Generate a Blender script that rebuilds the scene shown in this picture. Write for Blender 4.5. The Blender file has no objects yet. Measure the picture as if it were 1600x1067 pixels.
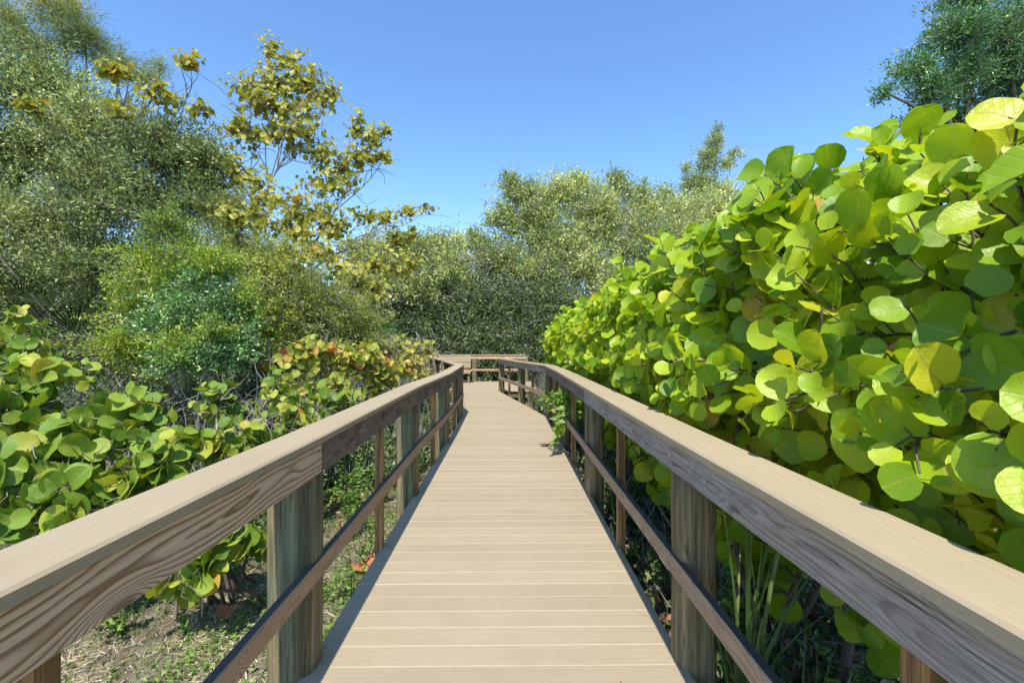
import bpy, math, random
import numpy as np
from mathutils import Vector, Matrix

# ------------------------------------------------------------------ camera, sky, sun, exposure
S = bpy.context.scene
COL = S.collection
random.seed(7)
RNG = np.random.default_rng(11)
R = math.radians
EYE, F, VX, HY = 1.485, 711.0, 792.0, 539.0        # eye height, focal length in photo pixels, vanishing point


def at(px, py, Y):
    """photo pixel at depth Y metres -> point of the place"""
    return np.array([(px - VX) / F * Y, Y, EYE - (py - HY) / F * Y])


cam_d = bpy.data.cameras.new('camera')
cam = bpy.data.objects.new('camera', cam_d)
COL.objects.link(cam)
cam.location = (0, 0, EYE)
cam.rotation_euler = (R(90), 0, -math.atan(8 / F))
cam_d.sensor_width = 36
cam_d.lens = 36 * F / 1600
cam_d.shift_y = 5.5 / 1600
cam_d.clip_start = 0.05
cam_d.clip_end = 2000
S.camera = cam

SUN_EL = 58.0
LIGHT = Vector((0.035, 1 / math.tan(R(SUN_EL)), -1.0)).normalized()
world = bpy.data.worlds.new('World')
S.world = world
world.use_nodes = True
wn = world.node_tree
wn.nodes.clear()
sky = wn.nodes.new('ShaderNodeTexSky')
sky.sky_type = 'NISHITA'
sky.sun_disc = False
sky.sun_elevation = R(SUN_EL)
sky.sun_rotation = R(180) + math.atan2(0.035, 0.62)
sky.altitude = 0
sky.air_density = 1.0
sky.dust_density = 0.1
sky.ozone_density = 4.5
bg = wn.nodes.new('ShaderNodeBackground')
bg.inputs['Strength'].default_value = 0.115
wo = wn.nodes.new('ShaderNodeOutputWorld')
hsv = wn.nodes.new('ShaderNodeHueSaturation')
hsv.inputs['Saturation'].default_value = 1.10
wn.links.new(sky.outputs[0], hsv.inputs['Color'])
wn.links.new(hsv.outputs[0], bg.inputs['Color'])
wn.links.new(bg.outputs[0], wo.inputs['Surface'])

sun_d = bpy.data.lights.new('sun', 'SUN')
sun_d.energy = 2.7
sun_d.angle = R(0.53)
sun_d.color = (1.0, 0.95, 0.87)
sun = bpy.data.objects.new('sun', sun_d)
COL.objects.link(sun)
sun.rotation_euler = LIGHT.to_track_quat('-Z', 'Y').to_euler()
sun.location = (-2, -8, 20)

S.view_settings.view_transform = 'Standard'
S.view_settings.look = 'None'
S.view_settings.gamma = 1
S.view_settings.use_curve_mapping = False
S.view_settings.exposure = 1.38
S.render.engine = 'CYCLES'
S.cycles.max_bounces = 7
S.cycles.diffuse_bounces = 3
S.cycles.transmission_bounces = 4
S.cycles.use_denoising = True


# ------------------------------------------------------------------ node helpers and materials
class NT:
    def __init__(s, name):
        s.m = bpy.data.materials.new(name)
        s.m.use_nodes = True
        s.t = s.m.node_tree
        s.t.nodes.clear()
        s.out = s.n('ShaderNodeOutputMaterial')

    def n(s, kind, **kw):
        nd = s.t.nodes.new(kind)
        for k, v in kw.items():
            setattr(nd, k, v)
        return nd

    def l(s, a, b):
        s.t.links.new(a, b)

    def inp(s, sock, v):
        if hasattr(v, 'is_linked') or isinstance(v, bpy.types.NodeSocket):
            s.l(v, sock)
        else:
            sock.default_value = v

    def math(s, op, a, b=0.0, c=0.0, clamp=False):
        nd = s.n('ShaderNodeMath', operation=op, use_clamp=clamp)
        s.inp(nd.inputs[0], a)
        s.inp(nd.inputs[1], b)
        s.inp(nd.inputs[2], c)
        return nd.outputs[0]

    def mix(s, f, a, b, mode='MIX'):
        nd = s.n('ShaderNodeMix', data_type='RGBA', blend_type=mode)
        s.inp(nd.inputs[0], f)
        s.inp(nd.inputs[6], a if not isinstance(a, tuple) else (*a[:3], 1))
        s.inp(nd.inputs[7], b if not isinstance(b, tuple) else (*b[:3], 1))
        return nd.outputs[2]

    def ramp(s, f, stops, interp='LINEAR'):
        nd = s.n('ShaderNodeValToRGB')
        cr = nd.color_ramp
        cr.interpolation = interp
        while len(cr.elements) < len(stops):
            cr.elements.new(0.5)
        for e, (p, c) in zip(cr.elements, stops):
            e.position = p
            e.color = (*c, 1) if len(c) == 3 else c
        s.inp(nd.inputs[0], f)
        return nd.outputs[0]

    def noise(s, vec, scale, detail=3, rough=0.55, dist=0.0):
        nd = s.n('ShaderNodeTexNoise')
        nd.inputs['Scale'].default_value = scale
        nd.inputs['Detail'].default_value = detail
        nd.inputs['Roughness'].default_value = rough
        nd.inputs['Distortion'].default_value = dist
        if vec is not None:
            s.l(vec, nd.inputs['Vector'])
        return nd.outputs['Fac']

    def mapping(s, vec, scale=(1, 1, 1), loc=None):
        nd = s.n('ShaderNodeMapping')
        s.l(vec, nd.inputs['Vector'])
        nd.inputs['Scale'].default_value = scale
        if loc is not None:
            s.inp(nd.inputs['Location'], loc)
        return nd.outputs[0]

    def bump(s, h, strength=0.3, dist=0.01):
        nd = s.n('ShaderNodeBump')
        nd.inputs['Strength'].default_value = strength
        nd.inputs['Distance'].default_value = dist
        s.l(h, nd.inputs['Height'])
        return nd.outputs[0]

    def principled(s, col, rough=0.6, normal=None, spec=0.4):
        nd = s.n('ShaderNodeBsdfPrincipled')
        s.inp(nd.inputs['Base Color'], col if not isinstance(col, tuple) else (*col[:3], 1))
        s.inp(nd.inputs['Roughness'], rough)
        nd.inputs['Specular IOR Level'].default_value = spec
        if normal is not None:
            s.l(normal, nd.inputs['Normal'])
        s.l(nd.outputs[0], s.out.inputs['Surface'])
        return nd


def local_vec(T):
    """object coordinates pushed to a different place for every object"""
    tc = T.n('ShaderNodeTexCoord')
    oi = T.n('ShaderNodeObjectInfo')
    off = T.math('MULTIPLY', oi.outputs['Random'], 37.0)
    cmb = T.n('ShaderNodeCombineXYZ')
    T.l(off, cmb.inputs[0])
    T.l(T.math('MULTIPLY', off, 0.37), cmb.inputs[1])
    add = T.n('ShaderNodeVectorMath', operation='ADD')
    T.l(tc.outputs['Object'], add.inputs[0])
    T.l(cmb.outputs[0], add.inputs[1])
    return tc.outputs['Object'], add.outputs[0], oi.outputs['Random']


def composite_mat(name, base, k=1.0):
    """wood-plastic composite: fine streaks along the board, faint blotches"""
    T = NT(name)
    loc, vec, rnd = local_vec(T)
    sc = (1.2, 90, 90)
    streak = T.noise(T.mapping(vec, sc), 1.0, 4, 0.6)
    fine = T.noise(T.mapping(vec, (9, 420, 420)), 1.0, 2, 0.6)
    blot = T.noise(vec, 2.2, 4, 0.6)
    f = T.math('ADD', T.math('MULTIPLY', streak, 0.55), T.math('MULTIPLY', fine, 0.45))
    lo = tuple(c * (1 - 0.24 * k) for c in base)
    hi = tuple(c * (1 + 0.18 * k) for c in base)
    c = T.ramp(f, [(0.30, lo), (0.5, base), (0.70, hi)])
    c = T.mix(T.math('MULTIPLY', T.ramp(blot, [(0.42, (0, 0, 0)), (0.72, (1, 1, 1))]), 0.32), c, tuple(x * y for x, y in zip(base, (0.8, 0.77, 0.72))))
    tone = T.math('ADD', 0.95, T.math('MULTIPLY', rnd, 0.09))
    nd = T.n('ShaderNodeVectorMath', operation='SCALE')
    T.l(c, nd.inputs[0])
    T.l(tone, nd.inputs['Scale'])
    spk = T.ramp(T.noise(vec, 55, 2, 0.5), [(0.70, (0, 0, 0)), (0.76, (1, 1, 1))])
    c2 = T.mix(T.math('MULTIPLY', spk, 0.35), nd.outputs[0], (0.2, 0.15, 0.1))
    T.principled(c2, 0.62, T.bump(f, 0.25, 0.002), 0.3)
    return T.m


def pine_mat(name, early, late, grey, grey_amount, ring=0.0085, contrast=1.0, stain=0.0, crack=0.0, knot=0.075):
    """plain-sawn pine: growth rings cut by the face, knots, weathering. Board length on local X, height on Z"""
    T = NT(name)
    loc, vec, rnd = local_vec(T)
    sep = T.n('ShaderNodeSeparateXYZ')
    T.l(loc, sep.inputs[0])
    slow = T.noise(T.mapping(vec, (0.9, 0.3, 0.3)), 1.0, 2, 0.5)
    slow2 = T.noise(T.mapping(vec, (1.7, 5, 5), (3, 7, 1)), 1.0, 2, 0.5)
    wob = T.noise(T.mapping(vec, (4.0, 22, 22)), 1.0, 3, 0.55)
    # distance from the pith, which wanders below the face
    zc = T.math('ADD', sep.outputs[2], T.math('MULTIPLY', T.math('SUBTRACT', slow, 0.5), 0.22))
    depth = T.math('ADD', 0.012, T.math('MULTIPLY', slow2, 0.07))
    yy = T.math('ADD', sep.outputs[1], depth)
    r = T.math('SQRT', T.math('ADD', T.math('MULTIPLY', zc, zc), T.math('MULTIPLY', yy, yy)))
    r = T.math('ADD', r, T.math('MULTIPLY', wob, 0.016))
    # knots
    vo = T.n('ShaderNodeTexVoronoi', feature='F1')
    vo.inputs['Scale'].default_value = 1.0
    T.l(T.mapping(vec, (2.3, 1.0, 7.0)), vo.inputs['Vector'])
    d = vo.outputs['Distance']
    kn = T.math('POWER', 2.718, T.math('MULTIPLY', T.math('MULTIPLY', d, d), -20.0))
    r = T.math('ADD', r, T.math('MULTIPLY', kn, knot))
    band = T.math('FRACT', T.math('DIVIDE', r, ring))
    grain = T.ramp(band, [(0.0, (0, 0, 0)), (0.45, (0.12,) * 3), (0.8, (1, 1, 1)), (0.9, (0.9,) * 3), (1.0, (0, 0, 0))])
    fine = T.noise(T.mapping(vec, (7, 260, 260)), 1.0, 3, 0.65)
    g = T.math('MULTIPLY', grain, contrast, clamp=True)
    c = T.mix(g, early, late)
    c = T.mix(T.math('MULTIPLY', T.ramp(kn, [(0.74, (0, 0, 0)), (0.9, (1, 1, 1))]), 0.75), c, tuple(x * 0.45 for x in late))
    wth = T.noise(T.mapping(vec, (1.6, 5, 5), (9, 2, 4)), 1.0, 4, 0.6)
    wmask = T.math('MULTIPLY', T.ramp(wth, [(0.32, (0, 0, 0)), (0.62, (1, 1, 1))]), grey_amount)
    gcol = T.mix(fine, tuple(x * 0.6 for x in grey), tuple(x * 1.35 for x in grey))
    gcol = T.mix(T.math('MULTIPLY', g, 0.5), gcol, tuple(x * 0.45 for x in grey))
    c = T.mix(wmask, c, gcol)
    c = T.mix(0.35, c, T.ramp(fine, [(0.3, (0.35,) * 3), (0.7, (1.0,) * 3)]), 'MULTIPLY')
    if stain:
        st = T.noise(T.mapping(vec, (3.2, 9, 9), (1, 5, 2)), 1.0, 5, 0.7)
        c = T.mix(T.math('MULTIPLY', T.ramp(st, [(0.5, (0, 0, 0)), (0.64, (1, 1, 1))]), stain), c, (0.035, 0.03, 0.028))
    h = T.math('ADD', T.math('MULTIPLY', grain, 0.5), fine)
    if crack:
        ck = T.noise(T.mapping(vec, (0.9, 60, 60), (4, 1, 8)), 1.0, 3, 0.5)
        cm = T.ramp(T.math('ABSOLUTE', T.math('SUBTRACT', ck, 0.5)), [(0.0, (1, 1, 1)), (0.012, (0.8, 0.8, 0.8)), (0.03, (0, 0, 0))])
        cm = T.math('MULTIPLY', cm, T.ramp(T.noise(T.mapping(vec, (0.8, 9, 9), (6, 3, 2)), 1.0, 2, 0.5), [(0.40, (0, 0, 0)), (0.55, (1, 1, 1))]))
        c = T.mix(T.math('MULTIPLY', cm, crack), c, (0.02, 0.018, 0.018))
        h = T.math('SUBTRACT', h, T.math('MULTIPLY', cm, 2.0))
    T.principled(c, 0.72, T.bump(h, 0.35, 0.003), 0.25)
    return T.m


def post_mat(name, green, brown):
    T = NT(name)
    loc, vec, rnd = local_vec(T)
    st = T.noise(T.mapping(vec, (26, 26, 1.3)), 1.0, 4, 0.6)
    bl = T.noise(T.mapping(vec, (11, 11, 2.2), (3, 1, 7)), 1.0, 5, 0.65)
    fine = T.noise(T.mapping(vec, (190, 190, 5)), 1.0, 3, 0.6)
    c = T.mix(T.ramp(bl, [(0.38, (0, 0, 0)), (0.6, (1, 1, 1))]), green, brown)
    c = T.mix(T.math('MULTIPLY', T.ramp(st, [(0.40, (1, 1, 1)), (0.56, (0, 0, 0))]), 0.6), c, (0.04, 0.035, 0.018))
    c = T.mix(T.math('MULTIPLY', T.ramp(st, [(0.55, (0, 0, 0)), (0.7, (1, 1, 1))]), 0.5), c, tuple(x * 1.5 for x in brown))
    c = T.mix(0.5, c, T.ramp(fine, [(0.3, (0.5,) * 3), (0.7, (1.1,) * 3)]), 'MULTIPLY')
    ck = T.noise(T.mapping(vec, (38, 38, 0.8), (4, 1, 8)), 1.0, 3, 0.5)
    cm = T.ramp(T.math('ABSOLUTE', T.math('SUBTRACT', ck, 0.52)), [(0.0, (1, 1, 1)), (0.018, (0, 0, 0))])
    c = T.mix(T.math('MULTIPLY', cm, 0.7), c, (0.02, 0.016, 0.01))
    T.principled(c, 0.75, T.bump(T.math('SUBTRACT', fine, cm), 0.4, 0.003), 0.25)
    return T.m


def leaf_mat(name, stops, src='attr', trans=0.35, rough=0.42, spec=0.5, veins=False, tcol=(1.25, 1.2, 0.55), spots=0.0):
    T = NT(name)
    if src == 'object':
        rnd = T.n('ShaderNodeObjectInfo').outputs['Random']
    else:
        a = T.n('ShaderNodeAttribute', attribute_name='tint')
        rnd = a.outputs['Fac']
    c = T.ramp(rnd, stops)
    normal = None
    if veins:
        uv = T.n('ShaderNodeUVMap')
        sep = T.n('ShaderNodeSeparateXYZ')
        T.l(uv.outputs[0], sep.inputs[0])
        u = T.math('ABSOLUTE', T.math('SUBTRACT', sep.outputs[0], 0.5))
        v = sep.outputs[1]
        tc = T.n('ShaderNodeTexCoord')
        nz = T.noise(tc.outputs['Object'], 5.0, 3, 0.6)
        mid = T.ramp(u, [(0.008, (1, 1, 1)), (0.022, (0, 0, 0))])
        ph = T.math('FRACT', T.math('ADD', T.math('MULTIPLY', T.math('SUBTRACT', v, T.math('MULTIPLY', u, 0.75)), 5.0), T.math('MULTIPLY', nz, 0.25)))
        side = T.ramp(T.math('ABSOLUTE', T.math('SUBTRACT', ph, 0.5)), [(0.02, (1, 1, 1)), (0.075, (0, 0, 0))])
        vein = T.math('ADD', mid, T.math('MULTIPLY', side, 0.55), clamp=True)
        c = T.mix(T.math('MULTIPLY', side, 0.26), c, (0.34, 0.37, 0.11))
        c = T.mix(T.math('MULTIPLY', mid, 0.6), c, T.ramp(v, [(0.0, (0.34, 0.14, 0.06)), (0.5, (0.44, 0.38, 0.13))]))
        blot = T.ramp(nz, [(0.40, (0, 0, 0)), (0.68, (1, 1, 1))])
        c = T.mix(T.math('MULTIPLY', blot, 0.30), c, T.mix(1.0, c, (1.35, 1.12, 0.9), 'MULTIPLY'))
        if spots:
            nz2 = T.noise(tc.outputs['Object'], 14.0, 4, 0.65)
            c = T.mix(T.math('MULTIPLY', T.ramp(nz2, [(0.62, (0, 0, 0)), (0.70, (1, 1, 1))]), spots), c, (0.16, 0.07, 0.02))
        normal = T.bump(T.math('SUBTRACT', T.math('MULTIPLY', nz, 0.8), T.math('MULTIPLY', vein, 0.6)), 0.22, 0.02)
    geo = T.n('ShaderNodeNewGeometry')
    cb = T.mix(T.math('MULTIPLY', geo.outputs['Backfacing'], 0.35), c, T.mix(1.0, c, (1.25, 1.15, 1.3), 'MULTIPLY'))
    p = T.principled(cb, rough, normal, spec)
    tr = T.n('ShaderNodeBsdfTranslucent')
    T.l(T.mix(1.0, c, tcol, 'MULTIPLY'), tr.inputs['Color'])
    mx = T.n('ShaderNodeMixShader')
    mx.inputs[0].default_value = trans
    T.l(p.outputs[0], mx.inputs[1])
    T.l(tr.outputs[0], mx.inputs[2])
    T.l(mx.outputs[0], T.out.inputs['Surface'])
    return T.m


def bark_mat(name, a, b):
    T = NT(name)
    tc = T.n('ShaderNodeTexCoord')
    f = T.noise(T.mapping(tc.outputs['Object'], (14, 14, 4)), 1.0, 5, 0.65)
    T.principled(T.ramp(f, [(0.32, a), (0.68, b)]), 0.85, T.bump(f, 0.6, 0.01), 0.2)
    return T.m


M = {}
M['deck'] = composite_mat('deck_composite', (0.352, 0.283, 0.188), 0.7)
M['pale_edge'] = composite_mat('pale_board_edge', (0.395, 0.325, 0.225))
M['cap'] = composite_mat('cap_composite', (0.375, 0.298, 0.188), 0.55)
M['pine'] = pine_mat('pine_brown', (0.74, 0.53, 0.335), (0.27, 0.135, 0.055), (0.56, 0.43, 0.31), 0.25, 0.0165)
M['pine_dark'] = pine_mat('pine_stained', (0.30, 0.225, 0.155), (0.085, 0.05, 0.03), (0.17, 0.14, 0.11), 0.6, 0.009, stain=0.75)
M['grey'] = pine_mat('pine_weathered', (0.44, 0.36, 0.28), (0.15, 0.10, 0.075), (0.47, 0.41, 0.35), 1.0, 0.009, 0.7, 0.25, 0.95, 0.02)
M['grey_dark'] = pine_mat('pine_weathered_dark', (0.29, 0.22, 0.18), (0.10, 0.065, 0.05), (0.27, 0.23, 0.205), 0.85, 0.009, 0.8, 0.4, 0.5)
M['midrail'] = pine_mat('pine_midrail', (0.50, 0.34, 0.21), (0.27, 0.16, 0.09), (0.38, 0.28, 0.19), 0.35, 0.008, 0.7)
M['baluster'] = post_mat('baluster_cedar', (0.36, 0.19, 0.075), (0.44, 0.25, 0.10))
M['post_green'] = post_mat('post_treated_green', (0.185, 0.205, 0.115), (0.27, 0.205, 0.105))
M['post_brown'] = post_mat('post_treated_brown', (0.25, 0.22, 0.12), (0.30, 0.22, 0.11))
M['dirty_shaded_top'] = composite_mat('weathered_shaded_top', (0.07, 0.064, 0.06))  # near-black tone: weathering plus the cap's shade, put into the colour
M['screw'] = NT('screw_head')
M['screw'].principled((0.06, 0.05, 0.045), 0.5)
M['screw'] = M['screw'].m
SG_GREEN = [(0.0, (0.11, 0.25, 0.012)), (0.3, (0.22, 0.38, 0.014)), (0.6, (0.35, 0.50, 0.018)), (0.86, (0.47, 0.58, 0.024)), (0.975, (0.56, 0.56, 0.035)), (1.0, (0.52, 0.26, 0.05))]
SG_LEFT = [(0.0, (0.095, 0.19, 0.02)), (0.4, (0.165, 0.29, 0.028)), (0.75, (0.28, 0.38, 0.04)), (0.97, (0.43, 0.46, 0.06)), (1.0, (0.5, 0.30, 0.05))]
SG_RED = [(0.0, (0.17, 0.24, 0.03)), (0.4, (0.31, 0.37, 0.045)), (0.72, (0.47, 0.47, 0.085)), (0.86, (0.56, 0.40, 0.10)), (0.94, (0.58, 0.23, 0.09)), (1.0, (0.52, 0.07, 0.055))]
SG_YELLOW = [(0.0, (0.14, 0.18, 0.02)), (0.4, (0.28, 0.31, 0.035)), (0.75, (0.45, 0.45, 0.075)), (0.95, (0.58, 0.50, 0.13)), (1.0, (0.6, 0.22, 0.06))]
for k, stops, sp in (('green', SG_GREEN, 0.18), ('left', SG_LEFT, 0.3), ('red', SG_RED, 0.5), ('yellow', SG_YELLOW, 0.5)):
    for src in ('object', 'attr'):
        M['sg_%s_%s' % (k, src)] = leaf_mat('sea_grape_%s_%s' % (k, src), stops, src, 0.42 if k == 'green' else 0.34, 0.38 if k == 'green' else 0.5, 0.35, True, (1.45, 1.25, 0.4), spots=sp)
M['petiole'] = bark_mat('petiole_red', (0.13, 0.07, 0.03), (0.24, 0.17, 0.05))
M['bark'] = bark_mat('bark_grey', (0.12, 0.10, 0.085), (0.38, 0.34, 0.30))
M['bark_dark'] = bark_mat('bark_dark', (0.06, 0.045, 0.035), (0.20, 0.16, 0.125))
M['twig'] = bark_mat('twig_pale', (0.26, 0.235, 0.21), (0.55, 0.51, 0.47))
M['greyleaf'] = leaf_mat('leaf_grey_green', [(0, (0.110, 0.163, 0.051)), (0.5, (0.241, 0.319, 0.103)), (0.85, (0.398, 0.473, 0.169)), (1, (0.627, 0.673, 0.296))], rough=0.5, trans=0.25)
M['feather'] = leaf_mat('leaf_feathery', [(0, (0.065, 0.141, 0.030)), (0.5, (0.161, 0.249, 0.042)), (0.85, (0.346, 0.366, 0.066)), (1, (0.518, 0.431, 0.116))], rough=0.6, trans=0.3)
M['bright'] = leaf_mat('leaf_bright_green', [(0, (0.069, 0.120, 0.026)), (0.45, (0.141, 0.225, 0.047)), (0.8, (0.259, 0.394, 0.031)), (1, (0.421, 0.479, 0.042))], rough=0.4, trans=0.32)
M['bluegreen'] = leaf_mat('leaf_blue_green', [(0, (0.053, 0.128, 0.031)), (0.5, (0.128, 0.281, 0.070)), (0.85, (0.280, 0.468, 0.130)), (1, (0.556, 0.796, 0.238))], rough=0.28, trans=0.2, spec=0.7)
M['olive'] = leaf_mat('leaf_olive', [(0, (0.130, 0.177, 0.029)), (0.5, (0.283, 0.352, 0.047)), (0.85, (0.454, 0.519, 0.072)), (1, (0.651, 0.637, 0.128))], rough=0.5, trans=0.3)
M['mangrove'] = leaf_mat('leaf_mangrove', [(0, (0.146, 0.200, 0.066)), (0.5, (0.337, 0.417, 0.107)), (0.85, (0.605, 0.665, 0.201)), (1, (0.925, 0.896, 0.398))], rough=0.5, trans=0.28)
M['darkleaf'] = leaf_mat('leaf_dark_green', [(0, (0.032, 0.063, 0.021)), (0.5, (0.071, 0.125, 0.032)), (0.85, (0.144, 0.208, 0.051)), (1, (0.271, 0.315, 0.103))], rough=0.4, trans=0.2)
M['oakleaf'] = leaf_mat('leaf_deep_green', [(0, (0.032, 0.097, 0.037)), (0.5, (0.078, 0.205, 0.062)), (0.85, (0.149, 0.334, 0.083)), (1, (0.227, 0.428, 0.105))], rough=0.35, trans=0.25)
M['weed'] = leaf_mat('leaf_weed', [(0, (0.072, 0.163, 0.022)), (0.5, (0.156, 0.288, 0.039)), (1, (0.288, 0.413, 0.066))], rough=0.5, trans=0.35)
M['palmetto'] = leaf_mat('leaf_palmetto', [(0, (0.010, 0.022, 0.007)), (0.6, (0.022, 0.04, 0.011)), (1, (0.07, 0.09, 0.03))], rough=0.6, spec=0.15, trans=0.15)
M['blade'] = leaf_mat('grass_blade', [(0, (0.05, 0.11, 0.03)), (0.6, (0.10, 0.19, 0.04)), (1, (0.22, 0.25, 0.09))], 'object', rough=0.4, trans=0.3)
M['turf'] = leaf_mat('turf_blades', [(0, (0.103, 0.172, 0.033)), (0.35, (0.196, 0.253, 0.066)), (0.5, (0.380, 0.322, 0.176)), (0.8, (0.529, 0.448, 0.297)), (1, (0.690, 0.609, 0.462))], rough=0.7, trans=0.25)
M['litter'] = leaf_mat('dead_leaves', [(0, (0.12, 0.06, 0.035)), (0.45, (0.30, 0.14, 0.08)), (0.8, (0.50, 0.26, 0.17)), (1, (0.6, 0.42, 0.32))], rough=0.6, trans=0.15, tcol=(1.1, 0.9, 0.6))
M['chip'] = leaf_mat('fallen_leaf_orange', [(0, (0.45, 0.16, 0.07)), (1, (0.5, 0.2, 0.1))], 'object', rough=0.6, trans=0.15, tcol=(1.1, 0.9, 0.6))


def ground_mat():
    T = NT('ground_soil')
    tc = T.n('ShaderNodeTexCoord')
    v = tc.outputs['Object']
    big = T.noise(v, 0.7, 5, 0.6)
    mid = T.noise(v, 6, 5, 0.65)
    fine = T.noise(v, 60, 4, 0.7)
    c = T.ramp(mid, [(0.3, (0.11, 0.085, 0.06)), (0.5, (0.24, 0.195, 0.145)), (0.7, (0.36, 0.305, 0.235))])
    c = T.mix(T.math('MULTIPLY', T.ramp(big, [(0.42, (0, 0, 0)), (0.6, (1, 1, 1))]), 0.6), c, (0.11, 0.12, 0.05))
    c = T.mix(0.7, c, T.ramp(fine, [(0.3, (0.35,) * 3), (0.7, (1.15,) * 3)]), 'MULTIPLY')
    T.principled(c, 0.95, T.bump(T.math('ADD', fine, mid), 0.8, 0.03), 0.1)
    return T.m


M['ground'] = ground_mat()


# ------------------------------------------------------------------ object helpers
def link(name, data, parent=None, mat=None):
    o = bpy.data.objects.new(name, data)
    COL.objects.link(o)
    if parent is not None:
        o.parent = parent
    if mat is not None and not data.materials:
        data.materials.append(mat)
    return o


def thing(name, label, cat, loc=(0, 0, 0), group=None):
    o = bpy.data.objects.new(name, None)
    COL.objects.link(o)
    o.location = loc
    o.empty_display_size = 0.1
    o['label'] = label
    o['category'] = cat
    if group:
        o['group'] = group
    return o


def child(name, data, parent, mat=None, stuff=False):
    """geometry written in world coordinates, hung under a thing that stands at its base"""
    o = link(name, data, parent, mat)
    o.matrix_parent_inverse = Matrix.Translation(-Vector(parent.location))
    if stuff:
        o['kind'] = 'stuff'
    return o


def mesh_np(name, V, tri=None, quad=None, mat=None, smooth=True, tint=None, uv=None):
    me = bpy.data.meshes.new(name)
    nt = 0 if tri is None else len(tri)
    nq = 0 if quad is None else len(quad)
    loops = np.concatenate([np.asarray(x, np.int32).ravel() for x in (tri, quad) if x is not None and len(x)])
    starts = np.concatenate([np.arange(nt) * 3, nt * 3 + np.arange(nq) * 4]).astype(np.int32)
    me.vertices.add(len(V))
    me.vertices.foreach_set('co', np.asarray(V, np.float32).ravel())
    me.loops.add(len(loops))
    me.loops.foreach_set('vertex_index', loops)
    me.polygons.add(nt + nq)
    me.polygons.foreach_set('loop_start', starts)
    me.update(calc_edges=True)
    me.polygons.foreach_set('use_smooth', np.full(nt + nq, smooth, bool))
    if tint is not None:
        a = me.attributes.new('tint', 'FLOAT', 'POINT')
        a.data.foreach_set('value', np.asarray(tint, np.float32))
    if uv is not None:
        l = me.uv_layers.new(name='UVMap')
        l.data.foreach_set('uv', np.asarray(uv, np.float32)[loops].ravel())
    if mat is not None:
        me.materials.append(mat)
    return me


def tubes(name, lines, mat, sides=5):
    """lines: list of (points (n,3), radii (n,)) -> one mesh"""
    V, Q, base = [], [], 0
    ang = np.linspace(0, 2 * math.pi, sides, endpoint=False)
    for P, r in lines:
        P = np.asarray(P, float)
        n = len(P)
        T = np.gradient(P, axis=0)
        T /= np.linalg.norm(T, axis=1)[:, None] + 1e-9
        ref = np.array([0.31, 0.87, 0.38]) if abs(T[0][2]) > 0.8 else np.array([0.1, 0.05, 1.0])
        A = np.cross(T, ref)
        A /= np.linalg.norm(A, axis=1)[:, None] + 1e-9
        B = np.cross(T, A)
        ring = P[:, None, :] + np.asarray(r)[:, None, None] * (np.cos(ang)[None, :, None] * A[:, None, :] + np.sin(ang)[None, :, None] * B[:, None, :])
        V.append(ring.reshape(-1, 3))
        i = np.arange(n - 1)[:, None] * sides
        j = np.arange(sides)[None, :]
        k = (j + 1) % sides
        Q.append((np.stack([i + j, i + k, i + sides + k, i + sides + j], -1).reshape(-1, 4)) + base)
        base += n * sides
    return mesh_np(name, np.concatenate(V), quad=np.concatenate(Q), mat=mat)


def bent(a, b, n=5, sag=0.0, jit=0.0, rng=RNG):
    a, b = np.asarray(a, float), np.asarray(b, float)
    t = np.linspace(0, 1, n)[:, None]
    L = np.linalg.norm(b - a)
    P = a + (b - a) * t
    w = np.sin(t * math.pi)
    P = P + w * rng.normal(0, jit * L, 3) + np.sin(t * 2 * math.pi) * rng.normal(0, jit * L * 0.5, 3)
    P[:, 2] += (w * sag * L)[:, 0]
    return P


def norm(v):
    return v / (np.linalg.norm(v, axis=-1, keepdims=True) + 1e-9)


def leaf_cloud(name, pos, d, n, L, W, tint, mat, three=False):
    """pointed leaves of four corners, folded a little along the midrib; pos = leaf base"""
    d = norm(d)
    s = norm(np.cross(d, n))
    n = np.cross(s, d)
    L = L[:, None]
    W = W[:, None]
    if three:
        V = np.stack([pos - s * W * 0.5, pos + s * W * 0.5, pos + d * L], 1)
        k = len(pos)
        return mesh_np(name, V.reshape(-1, 3), tri=np.arange(k * 3).reshape(k, 3), mat=mat, smooth=False, tint=np.repeat(tint, 3))
    V = np.stack([pos, pos + d * L * 0.45 + s * W * 0.5 + n * W * 0.12, pos + d * L, pos + d * L * 0.45 - s * W * 0.5 + n * W * 0.12], 1)
    k = len(pos)
    Q = np.arange(k * 4).reshape(k, 4)
    return mesh_np(name, V.reshape(-1, 3), quad=Q, mat=mat, smooth=False, tint=np.repeat(tint, 4))


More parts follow.
